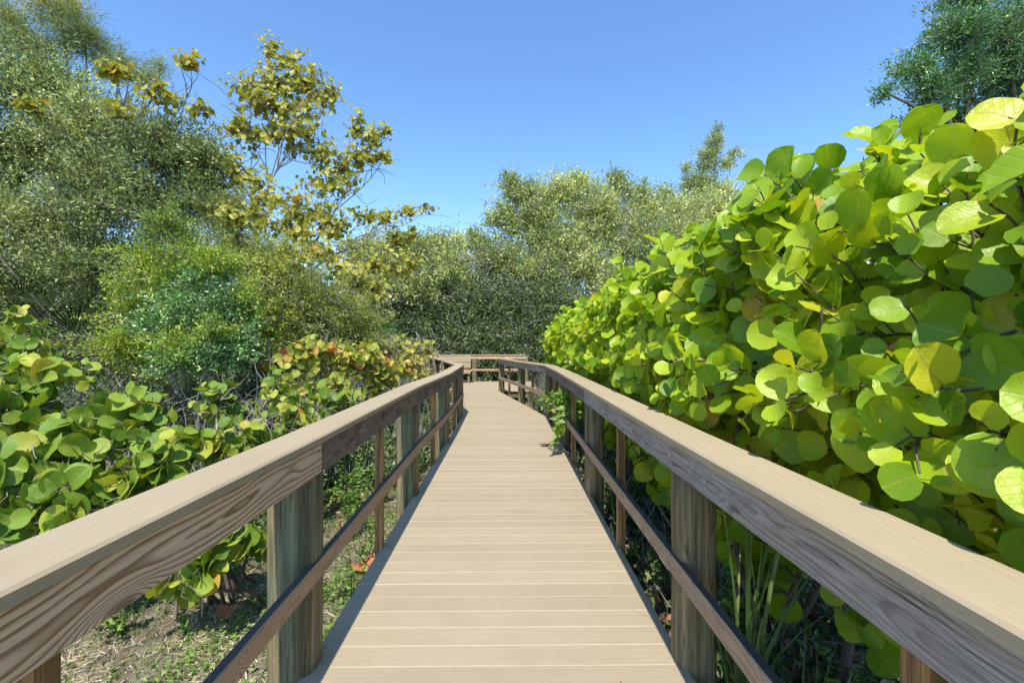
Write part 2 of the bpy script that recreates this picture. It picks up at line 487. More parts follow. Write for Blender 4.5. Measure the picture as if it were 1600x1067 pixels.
# ------------------------------------------------------------------ round sea-grape leaf
def leaf_template(seed, rows, dry=0.0):
    rg = np.random.default_rng(seed)
    fold, curl, wav = rg.uniform(0.02, 0.30), rg.uniform(-0.32, 0.16), rg.uniform(0.012, 0.045)
    asp = rg.uniform(0.50, 0.60)
    if dry:
        fold, curl, wav, asp = dry * rg.uniform(0.2, 1.3), rg.uniform(-0.5, 0.6), 0.09, rg.uniform(0.3, 0.5)
    V, UV, tri, quad = [], [], [], []
    cols = (-1, -0.55, 0, 0.55, 1)
    for v in rows:
        if v in (rows[0], rows[-1]):
            V.append((0, v, curl * v * v))
            UV.append((0.5, v))
            continue
        w = asp * math.sqrt(max(0, 1 - (2 * v - 1) ** 2)) ** 0.86
        for u in cols:
            y = v
            if v < 0.3:
                y -= 0.10 * abs(u) * (1 - v / 0.3)       # heart-shaped base
            z = fold * abs(u) ** 1.4 * (w / asp) + curl * v * v + wav * math.sin(9 * v + 3 * u + seed)
            V.append((u * w, y, z))
            UV.append((0.5 + u * w, v))
    nr = len(rows) - 2
    for i in range(4):
        tri.append((0, 1 + i + 1, 1 + i))
        b = 1 + (nr - 1) * 5
        tri.append((b + i, b + i + 1, 1 + nr * 5))
    for r_ in range(nr - 1):
        for i in range(4):
            a = 1 + r_ * 5 + i
            quad.append((a, a + 1, a + 6, a + 5))
    return np.array(V, float), np.array(tri), np.array(quad), np.array(UV, float)


ROWS_HI = (0.0, 0.038, 0.146, 0.309, 0.5, 0.691, 0.854, 0.962, 1.0)
ROWS_LO = (0.0, 0.067, 0.25, 0.5, 0.75, 0.933, 1.0)
ROWS_DRY = (0.0, 0.12, 0.42, 0.78, 1.0)
LEAF_HI = [leaf_template(s, ROWS_HI) for s in range(8)]
LEAF_LO = [leaf_template(s + 50, ROWS_LO) for s in range(5)]
LEAF_FAR = [leaf_template(s + 120, (0.0, 0.13, 0.5, 0.87, 1.0)) for s in range(5)]
LEAF_DRY = [leaf_template(s + 80, ROWS_DRY, 0.5) for s in range(6)]
_leaf_me = {}


def leaf_mesh(mat_key, i):
    k = (mat_key, i)
    if k not in _leaf_me:
        V, tri, quad, uv = LEAF_HI[i]
        # a short petiole behind the blade
        p = np.array([(-0.018, -0.13, -0.05), (0.018, -0.13, -0.05), (0.018, 0.22, -0.012), (-0.018, 0.22, -0.012), (0, -0.13, -0.085), (0, 0.22, -0.03)])
        b = len(V)
        V2 = np.concatenate([V, p])
        uv2 = np.concatenate([uv, np.tile([0.5, 0.0], (6, 1))])
        q2 = np.concatenate([quad, [(b, b + 1, b + 2, b + 3), (b + 1, b + 4, b + 5, b + 2), (b + 4, b, b + 3, b + 5)]])
        me = mesh_np('leaf', V2, tri, q2, M[mat_key], True, None, uv2)
        me.materials.append(M['petiole'])
        idx = np.zeros(len(me.polygons), np.int32)
        idx[-3:] = 1
        me.polygons.foreach_set('material_index', idx)
        _leaf_me[k] = me
    return _leaf_me[k]


def round_leaves_joined(name, pos, Rm, size, tint, mat, lib=None):
    lib = lib or LEAF_LO
    Vs, Ts, Qs, Us, Ti, b = [], [], [], [], [], 0
    which = RNG.integers(0, len(lib), len(pos))
    for w in range(len(lib)):
        m = which == w
        k = int(m.sum())
        if not k:
            continue
        V, tri, quad, uv = lib[w]
        W = np.einsum('nij,vj->nvi', Rm[m], V) * size[m][:, None, None] + pos[m][:, None, :]
        nv = len(V)
        off = (b + np.arange(k) * nv)[:, None, None]
        Vs.append(W.reshape(-1, 3))
        Ts.append((tri[None] + off).reshape(-1, 3))
        Qs.append((quad[None] + off).reshape(-1, 4))
        Us.append(np.tile(uv, (k, 1)))
        Ti.append(np.repeat(tint[m], nv))
        b += k * nv
    return mesh_np(name, np.concatenate(Vs), np.concatenate(Ts), np.concatenate(Qs), mat, True, np.concatenate(Ti), np.concatenate(Us))


def frames(d, n):
    """rotation matrices: leaf Y along d, leaf Z along n"""
    d = norm(d)
    x = norm(np.cross(d, n))
    z = np.cross(x, d)
    return np.stack([x, d, z], -1)


def project_size(pos, size):
    X, Y, Z = pos[:, 0], np.maximum(pos[:, 1], 0.05), pos[:, 2]
    px, py = VX + F * X / Y, HY - F * (Z - EYE) / Y
    seen = (px > -60) & (px < 1660) & (py > -60) & (py < 1120) & (pos[:, 1] > 0.3)
    return np.where(seen, size * F / Y, 0)


def sea_grape(name, label, base, shoots, kind, size=(0.12, 0.19), per=(4, 7), group=None, cat='shrub', keep=300, minpx=8.0, stems=None,
              up=0.25, spread=0.085, tint_fn=None, stem_mat='bark', seed=1, lib=None, face=None, bare=0, bare_in=0.25):
    """shoots: list of (root point, tip point, outward normal). Round leaves stand along the end of every shoot."""
    rg = np.random.default_rng(seed)
    t = thing(name, label, cat, tuple(base), group)
    lines, P, D, N, SZ, TI, FR = [], [], [], [], [], [], []
    for root, tip, out in shoots:
        root, tip, out = map(lambda q: np.asarray(q, float), (root, tip, out))
        ln = np.linalg.norm(tip - root)
        pts = bent(root, tip, 6, 0.05, 0.06, rg)
        lines.append((pts, np.linspace(0.0065, 0.003, 6)))
        a = norm(pts[-1] - pts[-3])
        k = rg.integers(per[0], per[1] + 1)
        tt = rg.uniform(0, 1)
        phi = rg.uniform(0, 6.28)
        ref = norm(np.cross(a, np.array([0.2, 0.3, 0.93])))
        ref2 = np.cross(a, ref)
        for i in range(k):
            s = 1 - (i * spread / max(ln, 0.2)) * rg.uniform(0.8, 1.2)
            s = max(s, 0.05)
            q = pts[0] + 0
            f = s * 5
            i0 = min(int(f), 4)
            q = pts[i0] + (pts[i0 + 1] - pts[i0]) * (f - i0)
            ph = phi + i * math.pi + rg.normal(0, 0.5)
            side = ref * math.cos(ph) + ref2 * math.sin(ph)
            sz = rg.uniform(*size) * (0.62 if i == 0 else 0.9 if i == 1 else 1.0)
            d = norm(side * 1.0 + a * rg.uniform(0.0, 0.7) + np.array([0, 0, up]) * rg.uniform(-0.6, 1.4) + rg.normal(0, 0.22, 3))
            n = norm(a * rg.uniform(0.3, 1.0) + out * rg.uniform(0.2, 0.8) + np.array([0, 0, 0.35]) + rg.normal(0, 0.33, 3))
            if face is not None:
                n = norm(n * 0.8 + np.asarray(face) * rg.uniform(0.0, 1.25) + rg.normal(0, 0.25, 3))
            P.append(q + d * sz * 0.10)
            D.append(d)
            N.append(n)
            SZ.append(sz)
            v = 0.5 * tt + 0.5 * rg.uniform(0, 1)
            TI.append(v)
    for q in range(bare):
        root, tip, out = shoots[int(rg.integers(0, len(shoots)))]
        a = np.asarray(tip) + (np.asarray(root) - np.asarray(tip)) * rg.uniform(bare_in, 1.0) + rg.normal(0, 0.08, 3)
        lines.append((bent(a, a + norm(rg.normal(0, 1, 3) + np.array([0, 0, 0.2])) * rg.uniform(0.12, 0.4), 5, 0, 0.08, rg), np.linspace(0.0055, 0.0022, 5)))
    P, D, N, SZ, TI = map(np.array, (P, D, N, SZ, TI))
    # keep clear of the railing timber
    hit = (P[:, 2] > 0.78) & (P[:, 2] < 1.10) & (P[:, 1] < 9.8) & (((P[:, 0] > 0.6) & (P[:, 0] < 1.07)) | ((P[:, 0] < -0.7) & (P[:, 0] > -1.2)))
    hit |= (P[:, 0] > -1.08) & (P[:, 0] < 1.0) & (P[:, 1] < 10.5) & (P[:, 2] < 1.12)
    hit |= project_size(P, SZ) > 135          # nothing that brushes past the eye
    P, D, N, SZ, TI = P[~hit], D[~hit], N[~hit], SZ[~hit], TI[~hit]
    if tint_fn is not None:
        TI = tint_fn(P, TI, rg)
    TI = np.clip(TI, 0, 1)
    FRM = frames(D, N)
    ps = project_size(P, SZ)
    order = np.argsort(-ps)
    own = order[:keep]
    own = own[ps[own] >= minpx]
    mask = np.zeros(len(P), bool)
    mask[own] = True
    for i in own:
        o = bpy.data.objects.new('leaf', leaf_mesh('sg_%s_object' % kind, int(rg.integers(0, 8))))
        COL.objects.link(o)
        o.parent = t
        Mx = Matrix([[*(FRM[i][r] * SZ[i]), P[i][r] - base[r]] for r in range(3)] + [[0, 0, 0, 1]])
        o.matrix_local = Mx
    if (~mask).any():
        me = round_leaves_joined('foliage', P[~mask], FRM[~mask], SZ[~mask], TI[~mask], M['sg_%s_attr' % kind], lib)
        child('foliage', me, t, None, True)
    child('twigs', tubes('twigs', lines, M[stem_mat], 4), t, None, True)
    if stems:
        for st in stems:
            child('stem', tubes('stem', [st], M[stem_mat], 7), t)
    return t


# ------------------------------------------------------------------ trees and shrubs with small leaves
def clump(px, py, rw, rh, Y, ry=None):
    c = at(px, py, Y)
    k = Y / F
    rx, rz = rw * k, rh * k
    return c, np.array([rx, ry if ry else (rx + rz) * 0.5, rz])


def leafy(name, label, cat, base, clumps, nleaf, LW, mat, bark='bark', twig='twig', group=None, trunk_r=0.09, fork=0.4, per_twig=30,
          droop=0.0, upw=0.15, jitter=0.06, seed=1, bare=0, shell=0.6, twig_r=0.005, along=0.7, tint_bias=0.0, multi=1, wisp=0.15):
    rg = np.random.default_rng(seed)
    base = np.asarray(base, float)
    t = thing(name, label, cat, tuple(base), group)
    cs = np.array([c for c, r in clumps])
    ctr = cs.mean(0)
    area = np.array([(r[0] * r[2]) for c, r in clumps])
    share = area / area.sum()
    limb, trunks = [], []
    forks = []
    for m in range(multi):
        b0 = base + (rg.normal(0, 0.18, 3) * (1, 1, 0) if multi > 1 else 0)
        f = base + (ctr - base) * fork * rg.uniform(0.85, 1.15) + (rg.normal(0, 0.35, 3) * (1, 1, 0.3) if multi > 1 else 0)
        pts = bent(b0, f, 7, 0, 0.05, rg)
        trunks.append((pts, np.linspace(trunk_r, trunk_r * 0.62, 7)))
        forks.append(f)
    for c, r in clumps:
        f = forks[int(np.argmin([np.linalg.norm((c - q)[:2]) for q in forks]))]
        limb.append((bent(f, c, 7, 0.04, 0.07, rg), np.linspace(trunk_r * 0.5, max(0.008, trunk_r * 0.1), 7)))
    P, D, N, TI, tw = [], [], [], [], []
    for (c, r), sh in zip(clumps, share):
        nt = max(4, int(nleaf * sh / per_twig))
        dirs = norm(rg.normal(0, 1, (nt, 3)) + np.array([0, 0, upw]))
        rad = np.where(rg.uniform(0, 1, nt) < shell, rg.uniform(0.7, 1.1, nt), rg.uniform(0.3, 0.8, nt))
        rad = np.where(rg.uniform(0, 1, nt) < wisp, rg.uniform(1.1, 1.65, nt), rad)
        tip = c + dirs * r * rad[:, None]
        root = c + (tip - c) * rg.uniform(0.15, 0.5, (nt, 1)) + rg.normal(0, 0.12, (nt, 3)) * r
        tv = tip - root
        ct = rg.uniform(-0.2, 0.2)
        tt = np.clip(rg.normal(0.45, 0.16, nt) + ct + tint_bias, 0, 1)
        k = per_twig
        s = rg.uniform(1 - along, 1.0, (nt, k))
        q = root[:, None] + tv[:, None] * s[..., None] + rg.normal(0, jitter, (nt, k, 3))
        q[..., 2] -= droop * (s ** 2) * np.linalg.norm(tv, axis=1)[:, None]
        td = norm(tv)[:, None]
        dd = td * 0.6 + rg.normal(0, 0.62, (nt, k, 3)) + np.array([0, 0, 0.15 - droop])
        P.append(q.reshape(-1, 3))
        D.append(dd.reshape(-1, 3))
        TI.append((tt[:, None] + rg.normal(0, 0.23, (nt, k))).ravel())
        for i in range(0, nt, 1 if nt < 300 else 2 if nt < 450 else 3):
            tw.append((bent(root[i], tip[i], 4, -droop * 0.3, 0.06, rg), np.array([1.6, 1.2, 0.9, 0.5]) * twig_r))
        nb = int(bare * sh)
        for i in range(nb):
            dv = norm(rg.normal(0, 1, 3))
            a = c + dv * r * rg.uniform(0.2, 0.7)
            b = a + norm(dv + rg.normal(0, 0.6, 3)) * rg.uniform(0.25, 0.6) * r.mean()
            tw.append((bent(a, b, 4, 0, 0.08, rg), np.array([1.5, 1.2, 0.9, 0.5]) * twig_r))
    P, D, TI = np.concatenate(P), np.concatenate(D), np.clip(np.concatenate(TI), 0, 1)
    ok = P[:, 2] > base[2] + 0.02
    P, D, TI = P[ok], D[ok], TI[ok]
    N = rg.normal(0, 1, P.shape) + np.array([0, 0, 0.8])
    n = len(P)
    L = LW[0] * rg.uniform(0.7, 1.25, n)
    W = LW[1] * rg.uniform(0.75, 1.25, n)
    child('crown', leaf_cloud('crown', P, D, N, L, W, TI, M[mat]), t, None, True)
    child('branches', tubes('branches', tw, M[twig], 3), t, None, True)
    for x in trunks:
        child('trunk', tubes('trunk', [x], M[bark], 8), t)
    child('limbs', tubes('limbs', limb, M[bark], 5), t, None, True)
    return t


GZ = -0.45


# ================================================================== THE SETTING
def gz(x, y):
    return GZ + 0.03 * np.sin(x * 1.7 + 0.4 * y) + 0.025 * np.sin(y * 2.3 - x) + 0.012 * np.sin(7 * x + 5 * y)


def build_ground():
    xs = np.concatenate([np.linspace(-400, -14, 14), np.linspace(-13, 13, 105), np.linspace(14, 400, 14)])
    ys = np.concatenate([np.linspace(-400, -5, 12), np.linspace(-4, 26, 121), np.linspace(27, 400, 14)])
    X, Y = np.meshgrid(xs, ys)
    Z = gz(X, Y)
    V = np.stack([X, Y, Z], -1).reshape(-1, 3)
    nx = len(xs)
    i, j = np.meshgrid(np.arange(len(ys) - 1), np.arange(nx - 1), indexing='ij')
    a = (i * nx + j).ravel()
    me = mesh_np('ground', V, quad=np.stack([a, a + 1, a + nx + 1, a + nx], 1), mat=M['ground'])
    o = link('ground', me)
    o['kind'] = 'structure'


build_ground()

# ---- boardwalk deck
PITCH = 0.145


def xl(y):
    return -0.922 if y < 9.5 else -0.922 - (y - 9.5) * 0.252


def xr(y):
    if y < 9.4:
        return 0.83
    if y < 14.62:
        return 0.83 - (y - 9.4) * 0.205
    return 1.05


def deck_board(y0, y1, parent):
    """one board with eased long edges, ends cut to the line of the walk"""
    e, th = 0.0038, 0.025
    prof = [(y0 + 0.0008, -th), (y0 + 0.0008, -e), (y0 + e, 0.0), (y1 - e, 0.0), (y1 - 0.0008, -e), (y1 - 0.0008, -th)]
    cy = (y0 + y1) / 2
    V = []
    for side in (xl, xr):
        for (y, z) in prof:
            yy = min(max(y, y0 + 1e-4), y1 - 1e-4)
            if side is xr and y0 < 14.62 < y1:
                yy = y0 + 1e-4
            V.append((side(yy), y - cy, z))
    n = len(prof)
    quads = [(i, n + i, n + (i + 1) % n, (i + 1) % n) for i in range(n)]
    me = bpy.data.meshes.new('deck_board')
    me.from_pydata(V, [], quads + [tuple(range(n)), tuple(range(2 * n - 1, n - 1, -1))])
    me.materials.append(M['deck'])
    me.materials.append(M['pale_edge'])
    me.polygons[1].material_index = 1  # near-side bevel only, in a paler tone than the board
    me.update()
    o = link('deck_board', me, parent)
    o.location = (0, cy, random.uniform(-0.0012, 0.0012))
    return o


walk = bpy.data.objects.new('boardwalk', None)
COL.objects.link(walk)
walk['kind'] = 'structure'
walk['label'] = 'tan composite boardwalk running away between wooden railings'
y = 1.0396 * 0 + 2.11 - PITCH * 24
while y < 18.62:
    deck_board(y, y + PITCH, walk)
    y += PITCH


def box_mesh(name, lx, ly, lz, mat, bev=0.004):
    """box centred on the origin with eased long edges (octagon section), length on X"""
    hy, hz = ly / 2, lz / 2
    sec = [(-hy + bev, -hz), (hy - bev, -hz), (hy, -hz + bev), (hy, hz - bev), (hy - bev, hz), (-hy + bev, hz), (-hy, hz - bev), (-hy, -hz + bev)]
    V = [(sx * lx / 2, a, b) for sx in (-1, 1) for a, b in sec]
    n = 8
    F_ = [(i, (i + 1) % n, n + (i + 1) % n, n + i) for i in range(n)] + [tuple(range(n))[::-1], tuple(range(n, 2 * n))]
    me = bpy.data.meshes.new(name)
    me.from_pydata(V, [], F_)
    me.update()
    me.materials.append(mat)
    return me


def span(name, a, b, ly, lz, mat, parent, ext=(0, 0), bev=0.004, drop=0.0):
    """straight piece from a to b (centre line), section ly x lz"""
    a, b = Vector(a), Vector(b)
    x = (b - a).normalized()
    a = a - x * ext[0]
    b = b + x * ext[1]
    yv = Vector((0, 0, 1)).cross(x).normalized()
    zv = x.cross(yv)
    me = box_mesh(name, (b - a).length, ly, lz, mat, bev)
    o = link(name, me, parent)
    c = (a + b) / 2 - Vector((0, 0, drop))
    o.matrix_local = Matrix([[x[i], yv[i], zv[i], c[i]] for i in range(3)] + [[0, 0, 0, 1]])
    return o


# joists under the deck
for xo in (-0.80, 0.0, 0.72):
    span('joist', (xo, -1.3, -0.13), (xo, 9.4, -0.13), 0.04, 0.19, M['pine_dark'], walk)
    span('joist', (xo, 9.404, -0.13), (xo - (2.0 if xo < 0 else 1.7 if xo == 0 else 1.1), 14.5, -0.13), 0.04, 0.19, M['pine_dark'], walk)
for yo in (14.8, 16.5, 18.3):
    span('joist', (-2.1 - (yo - 14.8) * 0.25, yo, -0.13), (1.0, yo, -0.13), 0.04, 0.19, M['pine_dark'], walk)


# ---- railings
def post_mesh(name, half, z0, z1, mat, sgn, rough_seed):
    """squared-off round pile: rounded towards the walk, sawn flat on the outside"""
    rg = np.random.default_rng(rough_seed)
    N = 20
    rings = np.linspace(z0, z1, 7)
    V = []
    for z in rings:
        k = 1 + rg.normal(0, 0.006)
        ox, oy = rg.normal(0, 0.002, 2)
        for i in range(N):
            a = 2 * math.pi * i / N
            cx, sx = math.cos(a), math.sin(a)
            p = 3.4
            rr = half / (abs(cx) ** p + abs(sx) ** p) ** (1 / p)
            px_, py_ = rr * cx * k + ox, rr * sx * k + oy
            if px_ * sgn > half * 0.90:
                px_ = sgn * half * 0.90
            V.append((px_, py_, z))
    F_ = []
    for r_ in range(6):
        for i in range(N):
            j = (i + 1) % N
            F_.append((r_ * N + i, r_ * N + j, (r_ + 1) * N + j, (r_ + 1) * N + i))
    F_.append(tuple(range(6 * N, 7 * N)))
    me = bpy.data.meshes.new(name)
    me.from_pydata(V, [], F_)
    me.update()
    for p_ in me.polygons:
        p_.use_smooth = True
    me.materials.append(mat)
    return me


def railing(name, label, pts, side, mats_top, post_ms, half, group, caps_every=2, post_skip=(), mid=True, bal=True, cap_w=0.21, cap_in=0.030):
    """pts: (x, y, z) of the inner face at the top of the rim board over each post; side = +1 when the outside lies to the left of the run"""
    t = thing(name, label, 'railing', (0, 0, 0), group)
    P = [Vector(p) for p in pts]
    n = len(P)
    dirs = [(P[i + 1] - P[i]).normalized() for i in range(n - 1)]
    flat = lambda v: Vector((v.x, v.y, 0)).normalized()
    outs = [Vector((-flat(d).y, flat(d).x, 0)) * side for d in dirs]
    # offsets at the joints (mitred)
    def off(i, w):
        if i == 0:
            return outs[0] * w
        if i == n - 1:
            return outs[-1] * w
        m = (outs[i - 1] + outs[i]).normalized()
        return m * (w / max(0.3, m.dot(outs[i])))
    tt = 0.038
    for i in range(n - 1):
        a, b = P[i] + off(i, tt / 2), P[i + 1] + off(i + 1, tt / 2)
        span('rim_board', a, b, tt, 0.14, M[mats_top[i % len(mats_top)]], t, (-0.0015, -0.0015), 0.003, 0.071)
        if mid:
            am, bm = Vector((a.x, a.y, P[i].z - 0.585)), Vector((b.x, b.y, P[i + 1].z - 0.585))
            mr = span('mid_rail', am, bm, tt, 0.089, M['midrail'], t, (-0.001, -0.001), 0.004)
            mr.data.materials.append(M['dirty_shaded_top'])
            mr.data.polygons[4].material_index = 1  # top face only: shade under the cap painted in with the weathering
        if bal:
            q = (a + b) / 2 + outs[i] * (tt / 2 + 0.029)
            me = box_mesh('baluster', 1.42, 0.055, 0.055, M['baluster'], 0.003)
            me.transform(Matrix.Rotation(R(90), 4, 'Y'))
            o = link('baluster', me, t)
            o.location = (q.x, q.y, q.z - 0.76)
            o.rotation_euler = (0, 0, math.atan2(outs[i].y, outs[i].x))
    i = 0
    # cap boards, bent at every joint, each a board of its own
    while i < n - 1:
        j = min(n - 1, i + caps_every)
        for b_ in range(i + 1, j):
            if flat(dirs[b_]).dot(flat(dirs[b_ - 1])) < 0.99:
                j = b_
                break
        V = []
        for k in range(i, j + 1):
            end = flat(dirs[min(k, n - 2)]) * 0.0012 * (1 if k == i else -1 if k == j else 0)
            for w, z in ((-cap_in, 0), (-cap_in, 0.026), (0.008 - cap_in, 0.033), (cap_w - 0.038, 0.033), (cap_w - 0.030, 0.026), (cap_w - 0.030, 0)):
                v = P[k] + off(k, w) + end
                V.append((v.x, v.y, v.z + 0.002 + z))
        m6 = j - i + 1
        F_ = [(r_ * 6 + s, r_ * 6 + (s + 1) % 6, r_ * 6 + 6 + (s + 1) % 6, r_ * 6 + 6 + s) for r_ in range(m6 - 1) for s in range(6)]
        F_ += [tuple(range(6))[::-1], tuple(range((m6 - 1) * 6, m6 * 6))]
        me = bpy.data.meshes.new('cap_board')
        c0 = (P[i] + P[j]) / 2
        ang = math.atan2(P[j].y - P[i].y, P[j].x - P[i].x)
        Mi = (Matrix.Translation(c0) @ Matrix.Rotation(ang, 4, 'Z'))
        Minv = Mi.inverted()
        me.from_pydata([tuple(Minv @ Vector(v)) for v in V], [], F_)
        me.update()
        me.materials.append(M['cap'])
        o = link('cap_board', me, t)
        o.matrix_local = Mi
        i = j
    for i in range(n):
        if i in post_skip:
            continue
        c = P[i] + off(i, half + 0.012)
        sg = 1
        me = post_mesh('post', half, GZ - 0.3, P[i].z - 0.001, M[post_ms], sg, i * 7 + int(abs(pts[0][0]) * 100))
        o = link('post', me, t)
        o.location = (c.x, c.y, 0)
        oo = outs[min(i, n - 2)]
        o.rotation_euler = (0, 0, math.atan2(oo.y, oo.x))
    # screw heads at the board joints
    sm = bpy.data.meshes.new('screw')
    vs = [(0.006 * math.cos(a), 0, 0.006 * math.sin(a)) for a in np.linspace(0, 2 * math.pi, 8, endpoint=False)]
    sm.from_pydata(vs + [(0, 0.0025, 0)], [], [(k, (k + 1) % 8, 8) for k in range(8)])
    sm.materials.append(M['screw'])
    for i in range(1, min(n - 1, 5)):
        for sgn, dd in ((-1, dirs[i - 1]), (1, dirs[i])):
            for dz in (0.035, 0.108):
                o = link('screw', sm, t)
                oo = outs[i] if sgn > 0 else outs[i - 1]
                p = P[i] + dd * 0.035 * sgn - oo * 0.0003
                o.location = (p.x, p.y, p.z - dz)
                o.rotation_euler = (0, 0, math.atan2(-oo.y, -oo.x) - R(90))
    return t


LEFT = [(-0.866, -0.32, 1.03), (-0.866, 2.14, 1.03), (-0.872, 4.57, 1.047), (-0.868, 6.97, 1.022), (-0.90, 9.5, 1.045), (-1.50, 11.9, 1.04), (-2.10, 14.3, 1.04), (-2.70, 16.7, 1.04), (-3.17, 18.48, 1.04)]
RIGHT = [(0.78, -0.32, 1.03), (0.78, 2.15, 1.03), (0.782, 4.6, 1.045), (0.785, 7.0, 1.058), (0.79, 9.4, 1.04), (0.29, 12.0, 1.02), (-0.27, 14.5, 1.035)]
railing('wooden_railing', 'left wooden railing with brown grained rim board and green posts', LEFT, 1, ['pine', 'pine_dark', 'pine_dark', 'pine_dark'], 'post_green', 0.108, 'railings along the boardwalk', cap_in=0.009)
railing('wooden_railing', 'right wooden railing with weathered grey rim boards beside the glossy hedge', RIGHT, -1, ['grey', 'grey', 'grey_dark', 'grey_dark'], 'post_brown', 0.092, 'railings along the boardwalk')
FAR = [(-3.15, 18.50, 1.06), (-1.32, 18.50, 1.06), (0.78, 18.50, 1.06)]
railing('wooden_railing', 'wooden railing across the far end of the boardwalk', FAR, 1, ['pine', 'pine'], 'post_green', 0.1, 'railings along the boardwalk', bal=False)

# ---- bench at the far end
bench = thing('bench', 'tan slatted bench with backrest against the far railing', 'bench', (-2.2, 18.1, 0))
def bpiece(name, a, b, ly, lz, mat='cap'):
    o = span(name, a, b, ly, lz, M[mat], None)
    o.parent = bench
    o.matrix_parent_inverse = Matrix.Translation(-Vector(bench.location))
    return o
for k in range(3):
    bpiece('seat_slat', (-2.95, 17.86 + 0.15 * k, 0.47), (-1.36, 17.86 + 0.15 * k, 0.47), 0.143, 0.03)
for k, (yy, zz) in enumerate(((18.29, 0.68), (18.32, 0.93))):
    o = bpiece('back_slat', (-2.95, yy, zz), (-1.45, yy, zz), 0.028, 0.235)
bpiece('seat_frame', (-2.9, 17.80, 0.41), (-1.42, 17.80, 0.41), 0.04, 0.085, 'midrail')
for xx in (-2.85, -1.5):
    me = box_mesh('leg', 0.45, 0.08, 0.08, M['post_green'])
    me.transform(Matrix.Rotation(R(90), 4, 'Y'))
    o = link('leg', me, bench)
    o.location = (xx + 2.2, 17.9 - 18.1, 0.2265)
    me = box_mesh('back_support', 1.05, 0.06, 0.05, M['post_green'])
    me.transform(Matrix.Rotation(R(90), 4, 'Y'))
    o = link('back_support', me, bench)
    o.location = (xx + 2.2, 18.37 - 18.1, 0.526)

# ================================================================== RIGHT: sea grape hedge
def hedge_profile(u):
    """left face and top of the hedge: u 0..1 -> (x, z, nx, nz)"""
    K = [(1.34, 0.15), (1.22, 0.75), (1.12, 1.2), (1.06, 1.6), (1.12, 1.95), (1.34, 2.2), (1.7, 2.34), (2.15, 2.36), (2.6, 2.2)]
    f = u * (len(K) - 1)
    i = min(int(f), len(K) - 2)
    g = f - i
    a, b = np.array(K[i]), np.array(K[i + 1])
    p = a + (b - a) * g
    d = b - a
    d /= np.linalg.norm(d)
    return p[0], p[1], -d[1], d[0]


def hedge_shoots(y0, y1, n, seed, zs=1.0, depth=0.0, shift=0.0):
    rg = np.random.default_rng(seed)
    S_ = []
    for i in range(n):
        y = rg.uniform(y0, y1)
        u = rg.uniform(0, 1)
        x, z, nx, nz = hedge_profile(u)
        z *= zs
        bul = 0.09 * math.sin(2.1 * y + 3 * u) + 0.07 * math.sin(4.3 * y - 5 * u + 1)
        dpt = rg.uniform(0, 0.22) + depth - bul
        o = norm(np.array([nx, rg.normal(0, 0.35), nz + rg.normal(0, 0.2)]))
        tip = np.array([x + shift, y, z]) - np.array([nx, 0, nz]) * dpt
        if rg.uniform() < 0.12 and u > 0.5 and y > 1.3:
            tip = tip + np.array([-0.04, 0, rg.uniform(0.05, 0.2)])
        if tip[0] < 1.12 and tip[2] > 0.9 and tip[2] < 1.3:
            tip[0] = 1.12 + rg.uniform(0, 0.05)
        ln = rg.uniform(0.45, 0.75)
        root = tip - norm(o * 0.7 + np.array([-0.2, rg.normal(0, 0.2), 0.75])) * ln
        S_.append((root, tip, o))
    return S_


def hedge_stems(y0, y1, n, seed):
    rg = np.random.default_rng(seed)
    out = []
    for i in range(n):
        y = rg.uniform(y0, y1)
        a = np.array([rg.uniform(1.5, 2.3), y, GZ])
        b = np.array([rg.uniform(1.3, 2.2), y + rg.normal(0, 0.5), rg.uniform(1.5, 2.0)])
        out.append((bent(a, b, 7, 0, 0.07, rg), np.linspace(rg.uniform(0.018, 0.034), 0.008, 7)))
    return out


SEG = [(-0.3, 2.1, 280, 'glossy sea grape shrub with the largest leaves beside the near right railing'),
       (2.1, 4.0, 250, 'green sea grape shrub by the first wooden post of the right railing'),
       (4.0, 6.4, 230, 'sea grape shrub behind the vine hanging over the right railing'),
       (6.4, 9.6, 250, 'sea grape shrub beside the bend of the right railing'),
       (9.6, 14.0, 260, 'small-looking sea grape shrub at the far end of the right hedge')]
for k, (y0, y1, n, lab) in enumerate(SEG):
    sh = hedge_shoots(y0, y1, n, 100 + k, 1.0 + (0.02, 0.045, 0.02, -0.02, -0.02)[k])
    sh += hedge_shoots(y0, y1, n // 2 if k > 1 else n // 3, 200 + k, 0.98, 0.35)
    if k > 1:
        sh += hedge_shoots(y0, y1, n // 2, 250 + k, 0.95, 0.7)
    rg = np.random.default_rng(270 + k)
    for q in range(int((y1 - y0) * (11 if k < 2 else 6))):
        y = rg.uniform(max(y0, 0.7), y1)
        if y < 9.0:
            tip = np.array([rg.uniform(0.97, 1.09), y, rg.uniform(1.16, 1.42)])
            sh.append((tip + np.array([rg.uniform(0.35, 0.5), rg.normal(0, 0.1), rg.uniform(-0.15, 0.2)]), tip, np.array([-0.8, -0.3, 0.4])))
    sea_grape('sea_grape_shrub', lab, (1.9, (y0 + y1) / 2, GZ), sh, 'green', (0.10, 0.155) if k == 0 else (0.115, 0.18) if k == 1 else (0.12, 0.19), (5, 8), 'sea grape hedge behind the right railing',
              stems=hedge_stems(y0, y1, 7, 300 + k), bare=150, bare_in=0.75, seed=400 + k, face=(-0.65, -0.75, 0.2), up=0.7, spread=0.075, stem_mat='bark_dark', lib=LEAF_FAR if k > 2 else None)

